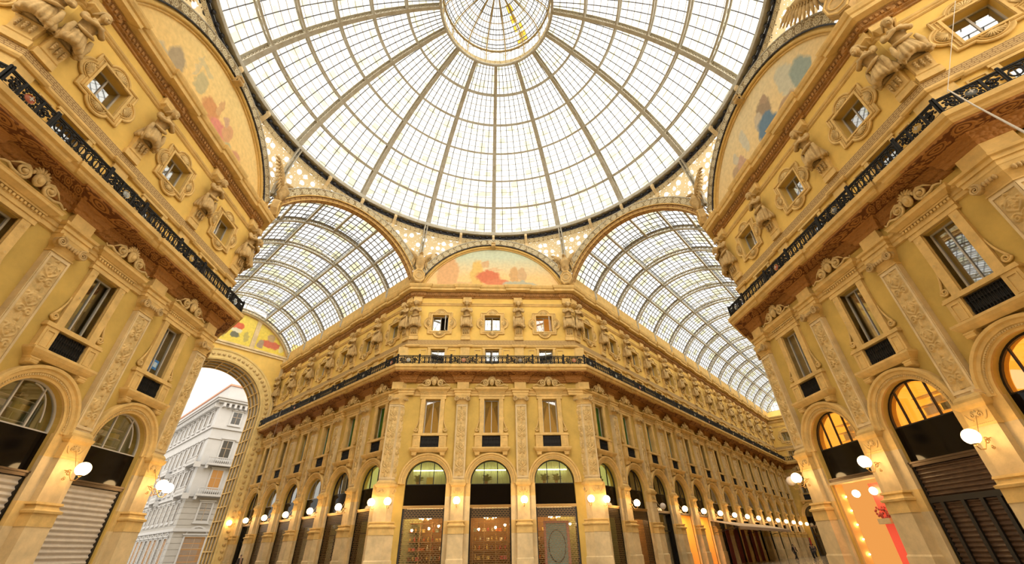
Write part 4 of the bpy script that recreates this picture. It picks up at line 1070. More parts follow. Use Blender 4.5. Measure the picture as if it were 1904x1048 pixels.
def pend(P):
    def pt(sd, x):                                                  # point on arch outer curve and its partner on the ring
        z = CZA+math.sqrt(max(0, 8.5**2-x*x)); return z
    rows = []
    for i in range(n+1):                                            # along the face arch, then along the opening arch
        x = 7.6*i/n; rows.append(((x, -AP+.05), pt(0,x)))
    r45 = R(45)
    for i in range(n, -1, -1):
        x = -7.2*i/n; X, Y = x, -AAP+.05
        rows.append(((X*math.cos(r45)-Y*math.sin(r45), X*math.sin(r45)+Y*math.cos(r45)), pt(1,x)))
    vs = []; m = 7
    for (x, y), z in rows:
        a = math.atan2(y, x); rt = r0+.32; zt = z0-1.25
        for q in range(m+1):
            t = q/m; r_ = math.hypot(x,y)*(1-t)+rt*t; bulge = .25*math.sin(PI*t)
            vs.append(((r_+bulge)*math.cos(a),(r_+bulge)*math.sin(a),z*(1-t)+max(zt,z)*t))
    N_ = len(rows); P.add(vs, [(i*(m+1)+q,(i+1)*(m+1)+q,(i+1)*(m+1)+q+1,i*(m+1)+q+1) for i in range(N_-1) for q in range(m)])
# built for the corner at angle -90+22.5 then turned; mirrored copies for the odd corners
pend(PN); pm = PN.mesh('pierced_panel', M_PIER)
pm2 = pm.copy(); pm2.transform(Matrix.Scale(-1,4,(1,0,0)))
rb = MB(); ca = R(-90+23.16)
def rpt(t, w=0, dr=0):
    rA, zA, rB, zB = 19.3, 25.6, r0+.1, z0-.2
    r_ = rA*(1-t)+rB*t+.25*math.sin(PI*t)+dr; z = zA*(1-t)+zB*t
    return (r_*math.cos(ca)-w*math.sin(ca), r_*math.sin(ca)+w*math.cos(ca), z)
for w in (-.13,.13): rb.loft([[rpt(t,w-.05,-.3),rpt(t,w+.05,-.3),rpt(t,w+.05,.05),rpt(t,w-.05,.05),rpt(t,w-.05,-.3)] for t in np.linspace(0,1,9)])
for q in range(9): rb.bar(rpt(q/9,-.13,-.2), rpt((q+1)/9,.13,-.2), .03); rb.bar(rpt(q/9,.13,-.2), rpt((q+1)/9,-.13,-.2), .03)
rbm = rb.mesh('corner_girder', M_RIB); rbm2 = rbm.copy(); rbm2.transform(Matrix.Scale(-1,4,(1,0,0)))
def curved_bracket(a):
    mb = MB(); ca_, sa_ = math.cos(a), math.sin(a)
    pr = [(17.75+.0,z0-.95),(17.85,z0-1.3),(17.95,z0-1.75)] 
    pts = [(r_,z) for r_,z in ((r0-.25,z0-.42),(r0-.3,z0-.7),(r0-.12,z0-1.0),(r0+.2,z0-1.35),(r0+.28,z0-1.75))]
    mb.loft([[(r_*ca_-w*sa_+q*ca_, r_*sa_+w*ca_+q*sa_, z) for w,q in ((-.13,0),(.13,0),(.13,.22),(-.13,.22),(-.13,0))] for r_,z in pts]); return mb
nmb = ['corner between the block ahead and the awning arcade','corner of the orange-arch block by the awning arcade','near corner of the orange-arch block','near corner behind the orange-arch block side','near corner behind the pale-shutter block side','near corner of the pale-shutter block','corner of the pale-shutter block by the street arch','corner between the block ahead and the street arcade']
# corner angles measured from +y, clockwise
for i, (q, mir) in enumerate(((180,True),(90,False),(90,True),(0,False),(0,True),(270,False),(270,True),(180,False))):
    r = bpy.data.objects.new('pendentive', None); COL.objects.link(r); r.rotation_euler = (0,0,R(q))
    tag(r, 'pierced cast pendentive under the dome ring, '+nmb[i], 'pendentive', 'pierced pendentives')
    ob('pierced_panel', pm2 if mir else pm, r); ob('corner_girder', rbm2 if mir else rbm, r)
bi = 0
for k in range(32):
    a = R(90-11.25*k)
    if k%4 == 2: continue
    if 9 <= k <= 23: continue
    bi += 1
    ob('ring_bracket', curved_bracket(a).mesh('ring_bracket', M_STL), dome)
# ---------------------------------------------------------------- glass barrel vaults over the arms (local: x across, y along the arm)
VR = 8.42
def vault(name, org, rz, L, label, first=5.0, plainv=False):
    v = bpy.data.objects.new(name, None); COL.objects.link(v); v.location = (*org,0); v.rotation_euler = (0,0,rz); tag(v, label, 'glass vault', 'glass barrel vaults')
    amax = math.acos(7.2/VR); A = lambda k, n: PI-amax-(PI-2*amax)*k/n
    P = lambda a, y, dr=0.: ((VR+dr)*math.cos(a), y, CZA+(VR+dr)*math.sin(a))
    MW_ = math.acos(2.8/VR)                                          # raised ridge light begins here
    ys = [first+PD*k for k in range(int((L-first)/PD)+1)]
    if not plainv:
        rb = MB(); n = 40
        for dr, w in ((-.40,.24),(-.02,.28)):
            rb.loft([[P(A(i,n),s*w/2,dr+q) for q,s in ((0,-1),(0,1),(.10,1),(.10,-1),(0,-1))] for i in range(n+1)])
        for i in range(n+1): rb.bar(P(A(i,n),0,-.36), P(A(i,n),0,0), .12, .14)
        for i in range(0,n,1):
            m_ = (A(i,n)+A(i+1,n))/2
            for e in (-.3,-.05): rb.bar(P(A(i,n),0,e), P(m_,0,e+(.1 if e < -.2 else -.1)), .04)
        for s in (-1,1): rb.tube([(s*7.15,0,25.6),(s*7.1,0,25.),(s*7.06,0,24.6),(s*7.06,0,24.3)], [.14,.16,.11,.02], 8)
        me = rb.mesh('rib', M_RIB)
        for y in ys: ob('rib', me, v, (0,y,0))
        tr = MB()                                                   # ridge tie truss
        zt = P(PI/2,0)[2]
        for s in (-1,1):
            tr.tube([(s*2.8,0,P(MW_,0)[2]),(s*2.75,0,P(MW_,0)[2]+.75)], .05, 6)
            tr.tube([(s*2.75,0,P(MW_,0)[2]+.75),(0,0,zt-.05)], .03, 5); tr.tube([(s*.0,0,zt+.9),(s*1.4,0,zt-.02)], .03, 5)
        tr.tube([(0,0,zt+.95),(0,0,zt-.2)], .05, 6); tr.tube([P(a,0,.8) for a in np.linspace(PI-MW_,MW_,13)], .045, 5)
        tr.lathe([(.02,-.25),(.1,-.1),(.02,.05)],8,(0,0,zt))
        tm = tr.mesh('ridge_truss', M_RIB)
        for y in ys[1:]: ob('ridge_truss', tm, v, (0,y,0))
        for i, a in enumerate([R(53),MW_,PI/2,PI-MW_,R(127)]):
            p = MB(); y1 = L if i != 2 else first
            p.bar(P(a,-.0,-.16), P(a,y1,-.16), .18, .26)
            ob('purlin', p.mesh('purlin', M_RIB), v)
        sg = MB()
        for s in (-1,1):
            for q in range(int((L-first)/.3)): 
                y = first+q*.3; x, _, z = P(MW_,0); sg.bar((s*x,y,z),(s*x,y,z+.72),.05,.05)
            sg.bar((s*x,first,z+.74),(s*x,L,z+.74),.08,.08)
        ob('ridge_side_bars', sg.mesh('ridge_side_bars', M_BAR), v)
    gb = MB(); dy = .69
    na = 30
    def strip(y, a0, a1, dr, n):
        for i in range(n): gb.bar(P(a0+(a1-a0)*i/n,y,dr), P(a0+(a1-a0)*(i+1)/n,y,dr), .066, .06)
    for q in range(int(L/dy)+1):
        y = q*dy
        if y < first: strip(y, A(0,1), A(1,1), .04, 22)
        else: strip(y, A(0,1), PI-MW_, .04, 8); strip(y, MW_, A(1,1), .04, 8); strip(y, PI-MW_, MW_, .86, 8)
    for i in range(na+1):
        a = A(i,na); rd = MW_ < a < PI-MW_
        if not rd: gb.bar(P(a,0,.05), P(a,L,.05), .066, .06)
        else: gb.bar(P(a,0,.05), P(a,first,.05), .066, .06); gb.bar(P(a,first,.87), P(a,L,.87), .066, .06)
    ob('glazing_bars', gb.mesh('glazing_bars', M_BAR), v)
    g = MB()
    def sh(a0, a1, y0, y1, dr, n=16): g.loft([[P(a0+(a1-a0)*i/n, y, dr) for i in range(n+1)] for y in (y0,y1)], False)
    sh(A(0,1), A(1,1), 0, first, .08, 30); sh(A(0,1), PI-MW_, first, L, .08); sh(MW_, A(1,1), first, L, .08); sh(PI-MW_, MW_, first, L, .9)
    x, _, z = P(MW_,0)
    for s in (-1,1): g.quad((s*x,first,z),(s*x,L,z),(s*x,L,z+.75),(s*x,first,z+.75))
    ob('glass', g.mesh('glass', M_RGV), v)
    cb = MB()
    for s in (-1,1): cb.bx(s*7.22-.12,s*7.22+.12,0,L,24.5,25.5)
    ob('springing_kerb', cb.mesh('springing_kerb', M_ST), v)
    return v
mid = lambda k: (-math.sin(R(k))*AAP, math.cos(R(k))*AAP)
vault('glass_vault', mid(45), R(45), 29.4, 'iron and glass barrel vault over the street arcade')
vault('glass_vault', mid(-45), R(-45), 73., 'iron and glass barrel vault over the awning arcade')
vault('glass_vault', mid(135), R(135), 16., 'glass vault over the rear arcade by the pale-shutter block', plainv=True)
vault('glass_vault', mid(-135), R(-135), 16., 'glass vault over the rear arcade by the orange-arch block', plainv=True)

# glazed gable above the end wall of the awning arcade
mb = MB(); a_ = [(VR*math.cos(t),0,CZA+VR*math.sin(t)) for t in np.linspace(PI-.56,.56,25)]
for i in range(-10,11): mb.bar((i*.7,0,25.2),(i*.7,0,CZA+math.sqrt(VR*VR-(.7*i)**2)),.05,.05)
for z in (25.6,26.6,27.6,28.6):
    w = math.sqrt(VR*VR-(z-CZA)**2); mb.bar((-w,0,z),(w,0,z),.05,.05)
cx = (mid(-45)[0]+S*73, mid(-45)[1]+S*73)
r = bpy.data.objects.new('glazed_gable', None); COL.objects.link(r); r.location = (*cx,0); r.rotation_euler = (0,0,R(-45)); tag(r, 'glazed half-round gable at the far end of the awning arcade', 'gable window')
ob('glazing_bars', mb.mesh('glazing_bars', M_BAR), r); g = MB(); g.add(a_, [tuple(range(25))]); ob('pane', g.mesh('pane', M_RGV), r)
mb = MB(); mb.quad((-7.3,-3.4,23.6),(7.3,-3.4,23.6),(7.3,0,25.6),(-7.3,0,25.6)); ob('sloping_sill', mb.mesh('sloping_sill', M_PLU), r)

# ---------------------------------------------------------------- street arch closing the street arcade (local: x across, y along)
PO = (mid(45)[0]-S*29.6+0, mid(45)[1]+S*29.6); PZ_, PR_ = 16.6, 5.75
def pob(nm, mb, mat, par, smooth=False): return ob(nm, mb.mesh(nm, mat, smooth), par, (*PO,0) if par is None else (0,0,0), R(45) if par is None else 0)
M_GLD = stone('golden_plaster', (.90,.60,.16), .12, .8, .7, stain=.08)
M_COF = stone('grey_coffer', (.40,.34,.24), .3, 3, .7, .3, 10)
mb = MB(); arc = [(PR_*math.cos(t), PZ_+PR_*math.sin(t)) for t in np.linspace(PI,0,33)]
out = [(-PR_,0)]+arc+[(PR_,0)]
for i in range(len(out)-1):
    (xa,za),(xb,zb) = out[i],out[i+1]
    ya = CZA+math.sqrt(max(0,8.5**2-xa*xa)) if abs(xa) < 7.28 else 25
    yb = CZA+math.sqrt(max(0,8.5**2-xb*xb)) if abs(xb) < 7.28 else 25
    if 0 < i < len(out)-2: mb.quad((xa,0,za),(xb,0,zb),(xb,0,yb),(xa,0,ya))
for s in (-1,1):
    mb.quad((s*PR_,0,0),(s*7.4,0,0),(s*7.4,0,25.4),(s*PR_,0,CZA+math.sqrt(8.5**2-PR_**2)))
    mb.quad((s*7.3,0,0),(s*30,0,0),(s*30,0,27),(s*7.3,0,27))
pw = pob('wall_street', mb, M_GLD, None); tag(pw, 'golden end wall pierced by the tall street arch', 'wall', None, 'structure')
mb = MB(); n_ = 0
for i in range(len(out)-1):
    (xa,za),(xb,zb) = out[i],out[i+1]; mb.quad((xa,0,za),(xa,3.7,za),(xb,3.7,zb),(xb,0,zb))
pob('arch_soffit', mb, M_COF, pw)
mb = MB(); ln = [(-PR_,z) for z in np.arange(.6,PZ_,1.45)]+[(PR_*math.cos(t),PZ_+PR_*math.sin(t)) for t in np.linspace(PI,0,13)]+[(PR_,z) for z in np.arange(PZ_-1.45,.5,-1.45)]
for (x,z) in ln:
    k_ = .985; xx = x*k_ if z <= PZ_ else x*k_; zz = z if z <= PZ_ else PZ_+(z-PZ_)*k_
    mb.bar((xx,.1,zz),(xx,3.6,zz),.14,.12)
full = [(PR_*.985*math.cos(t),PZ_+PR_*.985*math.sin(t)) for t in np.linspace(PI,0,33)]
full = [(-PR_*.985,0)]+full+[(PR_*.985,0)]
for y in (.25,1.3,2.4,3.5):
    for i in range(len(full)-1): mb.bar((full[i][0],y,full[i][1]),(full[i+1][0],y,full[i+1][1]),.12,.16)
pob('coffer_ribs', mb, M_ST, pw)
A_ = Proto('street_arch', (0,0,0)); mb = MB()
prof = [(5.75,0),(5.75,-.1),(5.95,-.16),(6.0,-.12),(6.9,-.12),(6.95,-.2),(7.12,-.24),(7.2,0)]
mb.loft([[(-r_,y,0) for r_,y in prof]]+[[(r_*math.cos(t),y,PZ_+r_*math.sin(t)) for r_,y in prof] for t in np.linspace(PI,0,41)]+[[(r_,y,0) for r_,y in prof]])
A_.part('archivolt', mb, stone('golden_stone',(.88,.66,.28),.15,1.4,.7,.1))
mb = MB()
for t in np.linspace(PI-.06,.06,34): mb.disc((6.45*math.cos(t),PZ_+6.45*math.sin(t)),.2,-.12,-.18,10)
for s in (-1,1):
    for z in np.arange(1.5,PZ_,.62): mb.disc((s*6.45,z),.2,-.12,-.18,10)
A_.part('rosettes', mb, M_REL, True, 0)
A_.place(((*PO,0),R(45)), 'tall golden round arch opening onto the street', 'arch')
mb = MB(); mb.bx(-7.2,7.2,-.22,0,24.55,24.8); mb.bx(-7.2,7.2,-.15,0,24.25,24.5)
for s in (-1,1):
    mb.bx(s*2.35-.28,s*2.35+.28,-.14,0,24.8,29.3); mb.bx(s*6.9-.2,s*6.9+.2,-.2,0,14,24.5)
mb.tube([(8.0*math.cos(t),-.08,CZA+8.0*math.sin(t)) for t in np.linspace(PI-.5,.5,33)],.12,6)
tag(pob('trim_lunette', mb, M_STL, None), 'pale mouldings dividing the lunette over the street arch', 'trim', None, 'structure')
MM = [mural_mat('lunette_red', (.82,.62,.10), (.86,.66,.14), [(.0,1.1,1.3,.55,(.62,.17,.10)),(-.2,2.0,.5,.6,(.55,.38,.2)),(1.4,.9,.4,.5,(.74,.62,.3)),(-1.3,.8,.4,.6,(.4,.3,.2))]), mural_mat('lunette_shield', (.84,.66,.12), (.86,.66,.14), [(0,2.4,.8,.5,(.70,.16,.08)),(0,1.7,.7,.35,(.75,.7,.5)),(0,1.1,.5,.4,(.2,.2,.14)),(-1.3,1.2,.35,.7,(.55,.45,.14)),(1.3,1.2,.35,.7,(.55,.45,.14))])]
for i, (x0, x1, tx) in enumerate(((-2.05,2.05,'yellow painted panel with a red crest above the street arch'),(2.65,6.5,'painted lunette panel above the street arch hidden by the pale-shutter block'),(-6.5,-2.65,'yellow painted panel with a red-robed figure above the street arch'))):
    pts = [(x, CZA+math.sqrt(7.75**2-x*x)) for x in np.linspace(x0,x1,12)]; xc = (x0+x1)/2
    mb = MB(); mb.prism([(x0-xc,0)]+[(x-xc,z-24.85) for x,z in pts if z > 24.9]+[(x1-xc,0)], -.07, -.02)
    c, s = math.cos(R(45)), math.sin(R(45))
    o = ob('wall_mural', mb.mesh('wall_mural', MM[0] if i else MM[1]), None, (PO[0]+c*xc, PO[1]+s*xc, 24.85), R(45)); tag(o, tx, 'mural', 'street arch lunette panels')

# ---------------------------------------------------------------- pale palazzo across the street (local frame at its corner: x along the end, facades at y=0 and x=0)
M_PAL = stone('pale_stucco', (.44,.43,.42), .06, .6, .8); M_PALB = stone('pale_rustication', (.36,.34,.31), .08, .8, .8); M_PALW = plain('palazzo_window', (.05,.048,.045), .3); M_PALF = plain('palazzo_frame', (.40,.30,.2), .5)
M_PALL = plain('palazzo_lit', (.20,.09,.02), .5, emit=(1,.45,.1), es=.22)
bl = bpy.data.objects.new('building', None); COL.objects.link(bl); bl.location = (-47.3,57.7,0); bl.rotation_euler = (0,0,R(45))
tag(bl, 'pale stone palazzo with a heavy cornice seen through the street arch', 'building')
# local +x = (S,S): right-hand facade along +x at y=0 facing -y ; long facade along +y at x=0 facing -x
b = MB(); b.bx(0,14,0,40,0,24.2); ob('wall', b.mesh('wall', M_PAL), bl)
b = MB()
for q in range(12): b.bx(-.06,14,-.06,40,.3+.78*q,.3+.78*q+.7)
ob('rusticated_base', b.mesh('rusticated_base', M_PALB), bl)
b = MB()
for z, h, o_ in ((24.2,.3,.5),(24.5,.35,.9),(24.85,.3,1.1),(20.0,.3,.25),(18.3,.16,.15),(9.6,.35,.3),(4.9,.4,.3),(14.2,.25,.2)): b.bx(-o_,14,-o_,40,z,z+h)
for q in range(46): b.bx(-.85,0,.2+.85*q,.55+.85*q,23.5,24.2)
for q in range(16): b.bx(.2+.85*q,.55+.85*q,-.85,0,23.5,24.2)
ob('cornice', b.mesh('cornice', M_PAL), bl)
b = MB(); b.bx(.6,13,.6,39,25.1,27.6); ob('attic', b.mesh('attic', M_PAL), bl)
b = MB(); b.bx(.4,13.2,.4,39.2,27.6,27.9); ob('roof', b.mesh('roof', plain('tiles',(.55,.25,.16),.8)), bl)
def bwin(fx, u, z0, z1, w, lit=False, archd=False):
    """one window of the palazzo on the long facade (fx=0) or the end facade (fx=1)"""
    T = (lambda x,y,z: (-y if False else y, x+u, z)) if fx == 0 else (lambda x,y,z: (x+u, y, z))
    def put(nm, mb, mat, par):
        mb.v = [T(*p) for p in mb.v]; return ob(nm, mb.mesh(nm, mat), par)
    f = rect_frame(MB(), -w/2-.22,w/2+.22,z0-.1,z1+.25,.24,-.14,.0); f.bx(-w/2-.4,w/2+.4,-.3,0,z1+.25,z1+.42); f.bx(-w/2-.35,w/2+.35,-.22,0,z0-.25,z0-.08)
    if archd: f.ring(arch(w/2+.2,z1-.1,10), arch(w/2-.02,z1-.1,10), -.15,0)
    wd = put('window', f, M_PAL, bl); p = MB(); p.bx(-w/2,w/2,-.06,-.02,z0,z1); put('pane', p, M_PALL if lit else M_PALW, wd)
    s = MB(); s.bx(-.03,.03,-.09,-.04,z0,z1); s.bx(-w/2,w/2,-.09,-.04,z0+(z1-z0)*.6,z0+(z1-z0)*.6+.06); put('sash', s, M_PALF, wd)
for q in range(11):
    u = 2.6+3.*q
    bwin(0,u,20.9,23.0,1.1); bwin(0,u,15.2,18.0,1.15); bwin(0,u,10.6,13.6,1.15); bwin(0,u,6.2,8.8,1.0); bwin(0,u,.6,4.0,1.6,q%3 != 1,True)
for q in range(3):
    u = 3.0+4.2*q
    bwin(1,u,20.9,23.0,1.4); bwin(1,u,15.2,18.2,1.5,False); bwin(1,u,10.6,13.6,1.6,True); bwin(1,u,6.2,8.8,1.6); bwin(1,u,.4,4.2,2.8,True,True)
def pbalc(z, u0, u1, fx):
    mb = MB(); 
    if fx == 0:
        mb.bx(-1.0,0,u0,u1,z-.3,z); mb.bx(-1.0,-.85,u0,u1,z+.8,z+.95); mb.bx(-.9,0,u0,u0+.3,z-.8,z-.3); mb.bx(-.9,0,u1-.3,u1,z-.8,z-.3)
        for q in range(int((u1-u0)/.3)): mb.tube([(-.92,u0+.15+.3*q,z),(-.92,u0+.15+.3*q,z+.4),(-.92,u0+.15+.3*q,z+.8)],[.05,.1,.05],5)
    else:
        mb.bx(u0,u1,-1.,0,z-.3,z); mb.bx(u0,u1,-1.,-.85,z+.8,z+.95); mb.bx(u0,u0+.3,-.9,0,z-.8,z-.3); mb.bx(u1-.3,u1,-.9,0,z-.8,z-.3)
        for q in range(int((u1-u0)/.3)): mb.tube([(u0+.15+.3*q,-.92,z),(u0+.15+.3*q,-.92,z+.4),(u0+.15+.3*q,-.92,z+.8)],[.05,.1,.05],5)
    ob('balcony', mb.mesh('balcony', M_PAL), bl)
for z in (10.0,14.5): pbalc(z, -1.0,4.2,0); pbalc(z, .8,5.4,1); pbalc(z, 16.,20.,0)
mb = MB(); mb.quad((-30,3.7,.012),(30,3.7,.012),(30,60,.012),(-30,60,.012))
st = pob('street_paving', mb, stone('street_stone',(.30,.28,.26),.2,1,.6), None); tag(st, 'grey street paving outside the arch', 'paving', None, 'structure')
# ---------------------------------------------------------------- shop fronts
def shop_box(name, mat, fascia=M_BLK, rail=M_RAIL, light=None):
    P = Proto(name); f = MB(); f.bx(-1.56,1.56,.22,.34,4.55,5.95)
    P.part('fascia_board', f, fascia); r = MB(); r.bx(-1.56,1.56,.02,.3,4.36,4.52); r.bx(-1.56,1.56,-.02,.3,4.48,4.55); P.part('brass_rail', r, rail)
    P.part('shop_interior', room(MB(), -1.9,1.9,.66,4.0,0,4.5), mat)
    for s in (-1,1): j = MB(); a, b = sorted((s*1.44,s*1.56)); j.bx(a,b,.1,.6,0,4.4); P.part('door_jamb', j, M_FRB if mat is not M_SHOPO else M_SHOPO)
    if light: l = MB(); l.bx(-1.4,1.4,1.2,3.2,4.40,4.46); P.part('added_fill_panel', l, light)  # unseen glowing panel, added to brighten the shop interior
    return P
M_SHOPG = stone('shop_wall', (.36,.185,.06), .3, 2, .6); M_SHOPO = plain('shop_orange', (.85,.50,.16), .8); M_SHOPD = plain('shop_dark', (.06,.04,.025), .8); M_SHOPY = plain('shop_green', (.30,.30,.12), .8)
L_W = glow('shop_fill', (1,.62,.25), 6.); L_O = glow('shop_fill_bright', (1,.55,.16), 16.); L_D = glow('shop_fill_dim', (1,.8,.4), 1.6)
M_RAILD = plain('dark_rail', (.10,.06,.03), .4, .4)
SH = {'gold': shop_box('arcade_shop', M_SHOPG, light=L_W), 'orange': shop_box('arcade_shop', M_SHOPO, rail=M_RAILD, light=L_O), 'dark': shop_box('arcade_shop', M_SHOPD, rail=M_RAILD), 'green': shop_box('arcade_shop', M_SHOPY, light=L_D)}
SHK = {'C': ['gold']*3, 'L': ['dark']*3, 'R': ['orange','dark','dark'], 'LN': ['dark'], 'RN': ['dark','dark'], 'RE': ['dark']*3, 'LA': ['green']*5+['dark'], 'RA': ['green','gold','dark','orange','orange','gold','gold','gold']+['green']*6}
for fr in BAYS:
    for i, u in enumerate(BAYS[fr]): SH[SHK[fr][i]].place(at(fr,u), {'gold':'golden-lit','orange':'bright orange','dark':'dark','green':'dim green'}[SHK[fr][i]]+' shop with black fascia '+where(fr,i), 'shop front', 'arcade shop fronts')
def grille():
    P = Proto('roller_grille', (0,.12,0)); g = MB(); z = .06; k = 0
    while z < 4.3:
        h = .12; g.bx(-1.44,1.44,.11,.13,z,z+.03)
        for q in range(13):
            x = -1.44+.23*q+(.115 if k%2 else 0)
            if abs(x) < 1.44: g.bx(x-.016,x+.016,.112,.128,z+.03,z+h)
        z += h; k += 1
    P.part('mesh', g, M_GRL); t = MB(); t.bx(-1.44,1.44,.13,.15,3.72,4.34); P.part('shutter_box', t, M_FRB)
    return P
GR = grille()
for fr, i in [('C',0),('C',1),('C',2)]+[('LA',k) for k in range(5)]+[('RA',0),('RA',1)]: GR.place(at(fr,BAYS[fr][i]), 'brick-lattice roller grille '+where(fr,i), 'roller grille', 'lattice roller grilles')
def corr(mat, pitch, amp, posts):
    P = Proto('roller_shutter', (0,.1,0)); mb = MB(); n = int(4.34/pitch*6)
    mb.loft([[(-1.45,.14+amp*math.cos(2*PI*z/pitch),z),(1.45,.14+amp*math.cos(2*PI*z/pitch),z)] for z in [4.34*q/n for q in range(n+1)]], False)
    k = P.part('slats', mb, mat); b = MB(); b.bx(-1.45,1.45,.08,.2,0,.12); P.part('bottom_bar', b, M_FRB, False, k)
    if posts:
        p = MB(); p.bx(-1.45,1.45,.02,.1,3.0,3.2); P.part('cross_rail', p, M_FRB)
        for x in (-.95,-.1,.62,1.25): p = MB(); p.bx(x-.07,x+.07,.02,.1,0,3.0); P.part('post', p, M_FRB)
    return P
PS_ = corr(M_SHUT, .2, .035, False); DS_ = corr(M_DSH, .16, .03, True)
for fr, i in (('L',0),('L',1),('L',2),('LN',0)): PS_.place(at(fr,BAYS[fr][i]), 'closed pale ribbed roller shutter '+where(fr,i), 'roller shutter', 'pale roller shutters')
for fr, i in (('R',1),('R',2),('RN',0),('RN',1)): DS_.place(at(fr,BAYS[fr][i]), 'brown slatted shutter with black posts '+where(fr,i), 'roller shutter', 'brown slatted shutters')
# glazed door fronts in the arcades
def door():
    P = Proto('glazed_door', (0,.3,0)); f = rect_frame(MB(), -1.44,1.44,0,4.36,.09,.3,.4); f.bx(-1.4,1.4,.31,.39,2.9,3.0); f.bx(-.05,.05,.31,.39,0,2.9)
    k = P.part('frame', f, M_FRB); g = MB(); g.bx(-1.4,1.4,.34,.35,.08,4.3); P.part('pane', g, M_GL, False, k)
    h = MB(); h.tube([(.14,.28,.9),(.14,.22,.95),(.14,.22,1.35),(.14,.28,1.4)],.018,6); P.part('handle', h, M_RAIL, False, k); return P
DO = door()
for fr, ks in (('LA',range(6)),('RA',[2]+list(range(5,14))),('RE',range(3))):
    for i in ks: DO.place(at(fr,BAYS[fr][i]), 'black-framed glazed shop door '+where(fr,i), 'door', 'arcade shop doors')
# ---- lit goods behind the three grilles ahead
def shelf():
    P = Proto('display_shelf', (0,2.6,0)); f = MB()
    for x in (-1.3,-.45,.45,1.3): f.bx(x-.03,x+.03,2.5,2.9,0,3.6)
    P.part('upright', f, M_RAIL)
    for z in (.5,1.1,1.7,2.3,2.9,3.5): b = MB(); b.bx(-1.33,1.33,2.45,2.95,z,z+.04); P.part('shelf_board', b, M_SHOPG)
    return P
SF = shelf()
def chandelier():
    P = Proto('chandelier', (0,1.3,4.4)); b = MB(); b.tube([(0,1.3,4.4),(0,1.3,3.75)],.02,6); b.lathe([(.02,-.05),(.12,0),(.05,.1),(.02,.2)],10,(0,1.3,3.7))
    for q in range(6):
        a = PI*q/3; b.tube([(0,1.3,3.75),(.2*math.cos(a),1.3+.2*math.sin(a),3.62),(.42*math.cos(a),1.3+.42*math.sin(a),3.74)],.015,5)
    k = P.part('arms', b, M_RAIL)
    for q in range(6):
        a = PI*q/3; g = MB(); g.ell((.42*math.cos(a),1.3+.42*math.sin(a),3.8),(.055,.055,.075),8,6); P.part('bulb', g, M_BULB, True, k)
    return P
CH = chandelier()
bx_ = MB(); bx_.bx(-.11,.11,-.1,.1,0,.2); bx_.bx(-.115,.115,-.105,.105,.15,.2); bx_.bx(-.02,.02,-.107,.107,0,.203)
bt_ = MB(); bt_.lathe([(.001,0),(.07,0),(.07,.2),(.025,.27),(.025,.36),(.001,.36)],10)
vs_ = MB(); vs_.lathe([(.001,0),(.05,0),(.1,.12),(.06,.22),(.09,.27)],10)
PRODC = [(.7,.2,.05),(.75,.5,.12),(.8,.68,.4),(.25,.1,.05),(.62,.12,.1),(.3,.34,.22)]
PMS = [plain('goods_%d' % i, c, .35) for i, c in enumerate(PRODC)]
GOOD = [[('gift_box',bx_.mesh('gift_box',m)),('bottle',bt_.mesh('bottle',m,True)),('vase',vs_.mesh('vase',m,True))] for m in PMS]
for i, u in enumerate(BAYS['C']):
    w = where('C',i); SF.place(at('C',u), 'brass display shelving behind the grille '+w, 'shelf', 'display shelves')
    CH.place(at('C',u), 'six-bulb chandelier behind the grille '+w, 'chandelier', 'shop chandeliers')
    for z in (.54,1.14,1.74,2.34,2.94):
        for q in range(8):
            nm, me = GOOD[random.randrange(6)][random.randrange(3)]
            M = at('C', u-1.15+.33*q+random.uniform(-.05,.05), -2.62, z); o = ob(nm, me, None, M[0], random.uniform(-.4,.4))
            tag(o, 'small %s on shop shelves %s' % (nm.replace('_',' '), w), nm.replace('_',' '), '%s goods %s' % (nm.replace('_',' '), w))
SL = Proto('pendant_lamp', (0,.9,4.4)); mb = MB(); mb.tube([(0,.9,4.4),(0,.9,3.2)],.012,5); SL.part('cord', mb, M_FRB); mb = MB(); mb.ell((0,.9,3.12),(.085,.085,.085),12,8); SL.part('globe', mb, M_BULB, True)
for i, u in enumerate(BAYS['C']):
    for q, x in enumerate((-.85,.4,1.1)): SL.place(at('C',u+x,.0,(-.1,.0,.15)[q]), '%s pendant lamp behind the grille %s' % (('first','second','third')[q], where('C',i)), 'pendant lamp', 'shop pendant lamps')
CH.place(at('RA',BAYS['RA'][1]), 'glowing chandelier in the second shop of the awning arcade', 'chandelier', 'shop chandeliers')
# hanging framed display in the third shop
P = Proto('window_display', (0,.7,0)); f = rect_frame(MB(), -.95,.95,.3,3.5,.18,.7,.8); P.part('pink_frame', f, plain('pink_frame',(.7,.28,.2),.5))
b = MB(); b.bx(-.78,.78,.76,.79,.48,3.32); k = P.part('teal_panel', b, plain('teal_panel',(.30,.42,.36),.6)); r = MB(); r.tube([(.62*math.cos(a),.74,1.9+.62*math.sin(a)*1.6) for a in np.linspace(0,2*PI,33)[:-1]],.03,6,closed=True); P.part('dark_hoop', r, M_FRB, False, k)
P.place(at('C',BAYS['C'][2]), 'pink framed teal display panel with a dark hoop, shop beside the awning arcade', 'display panel')
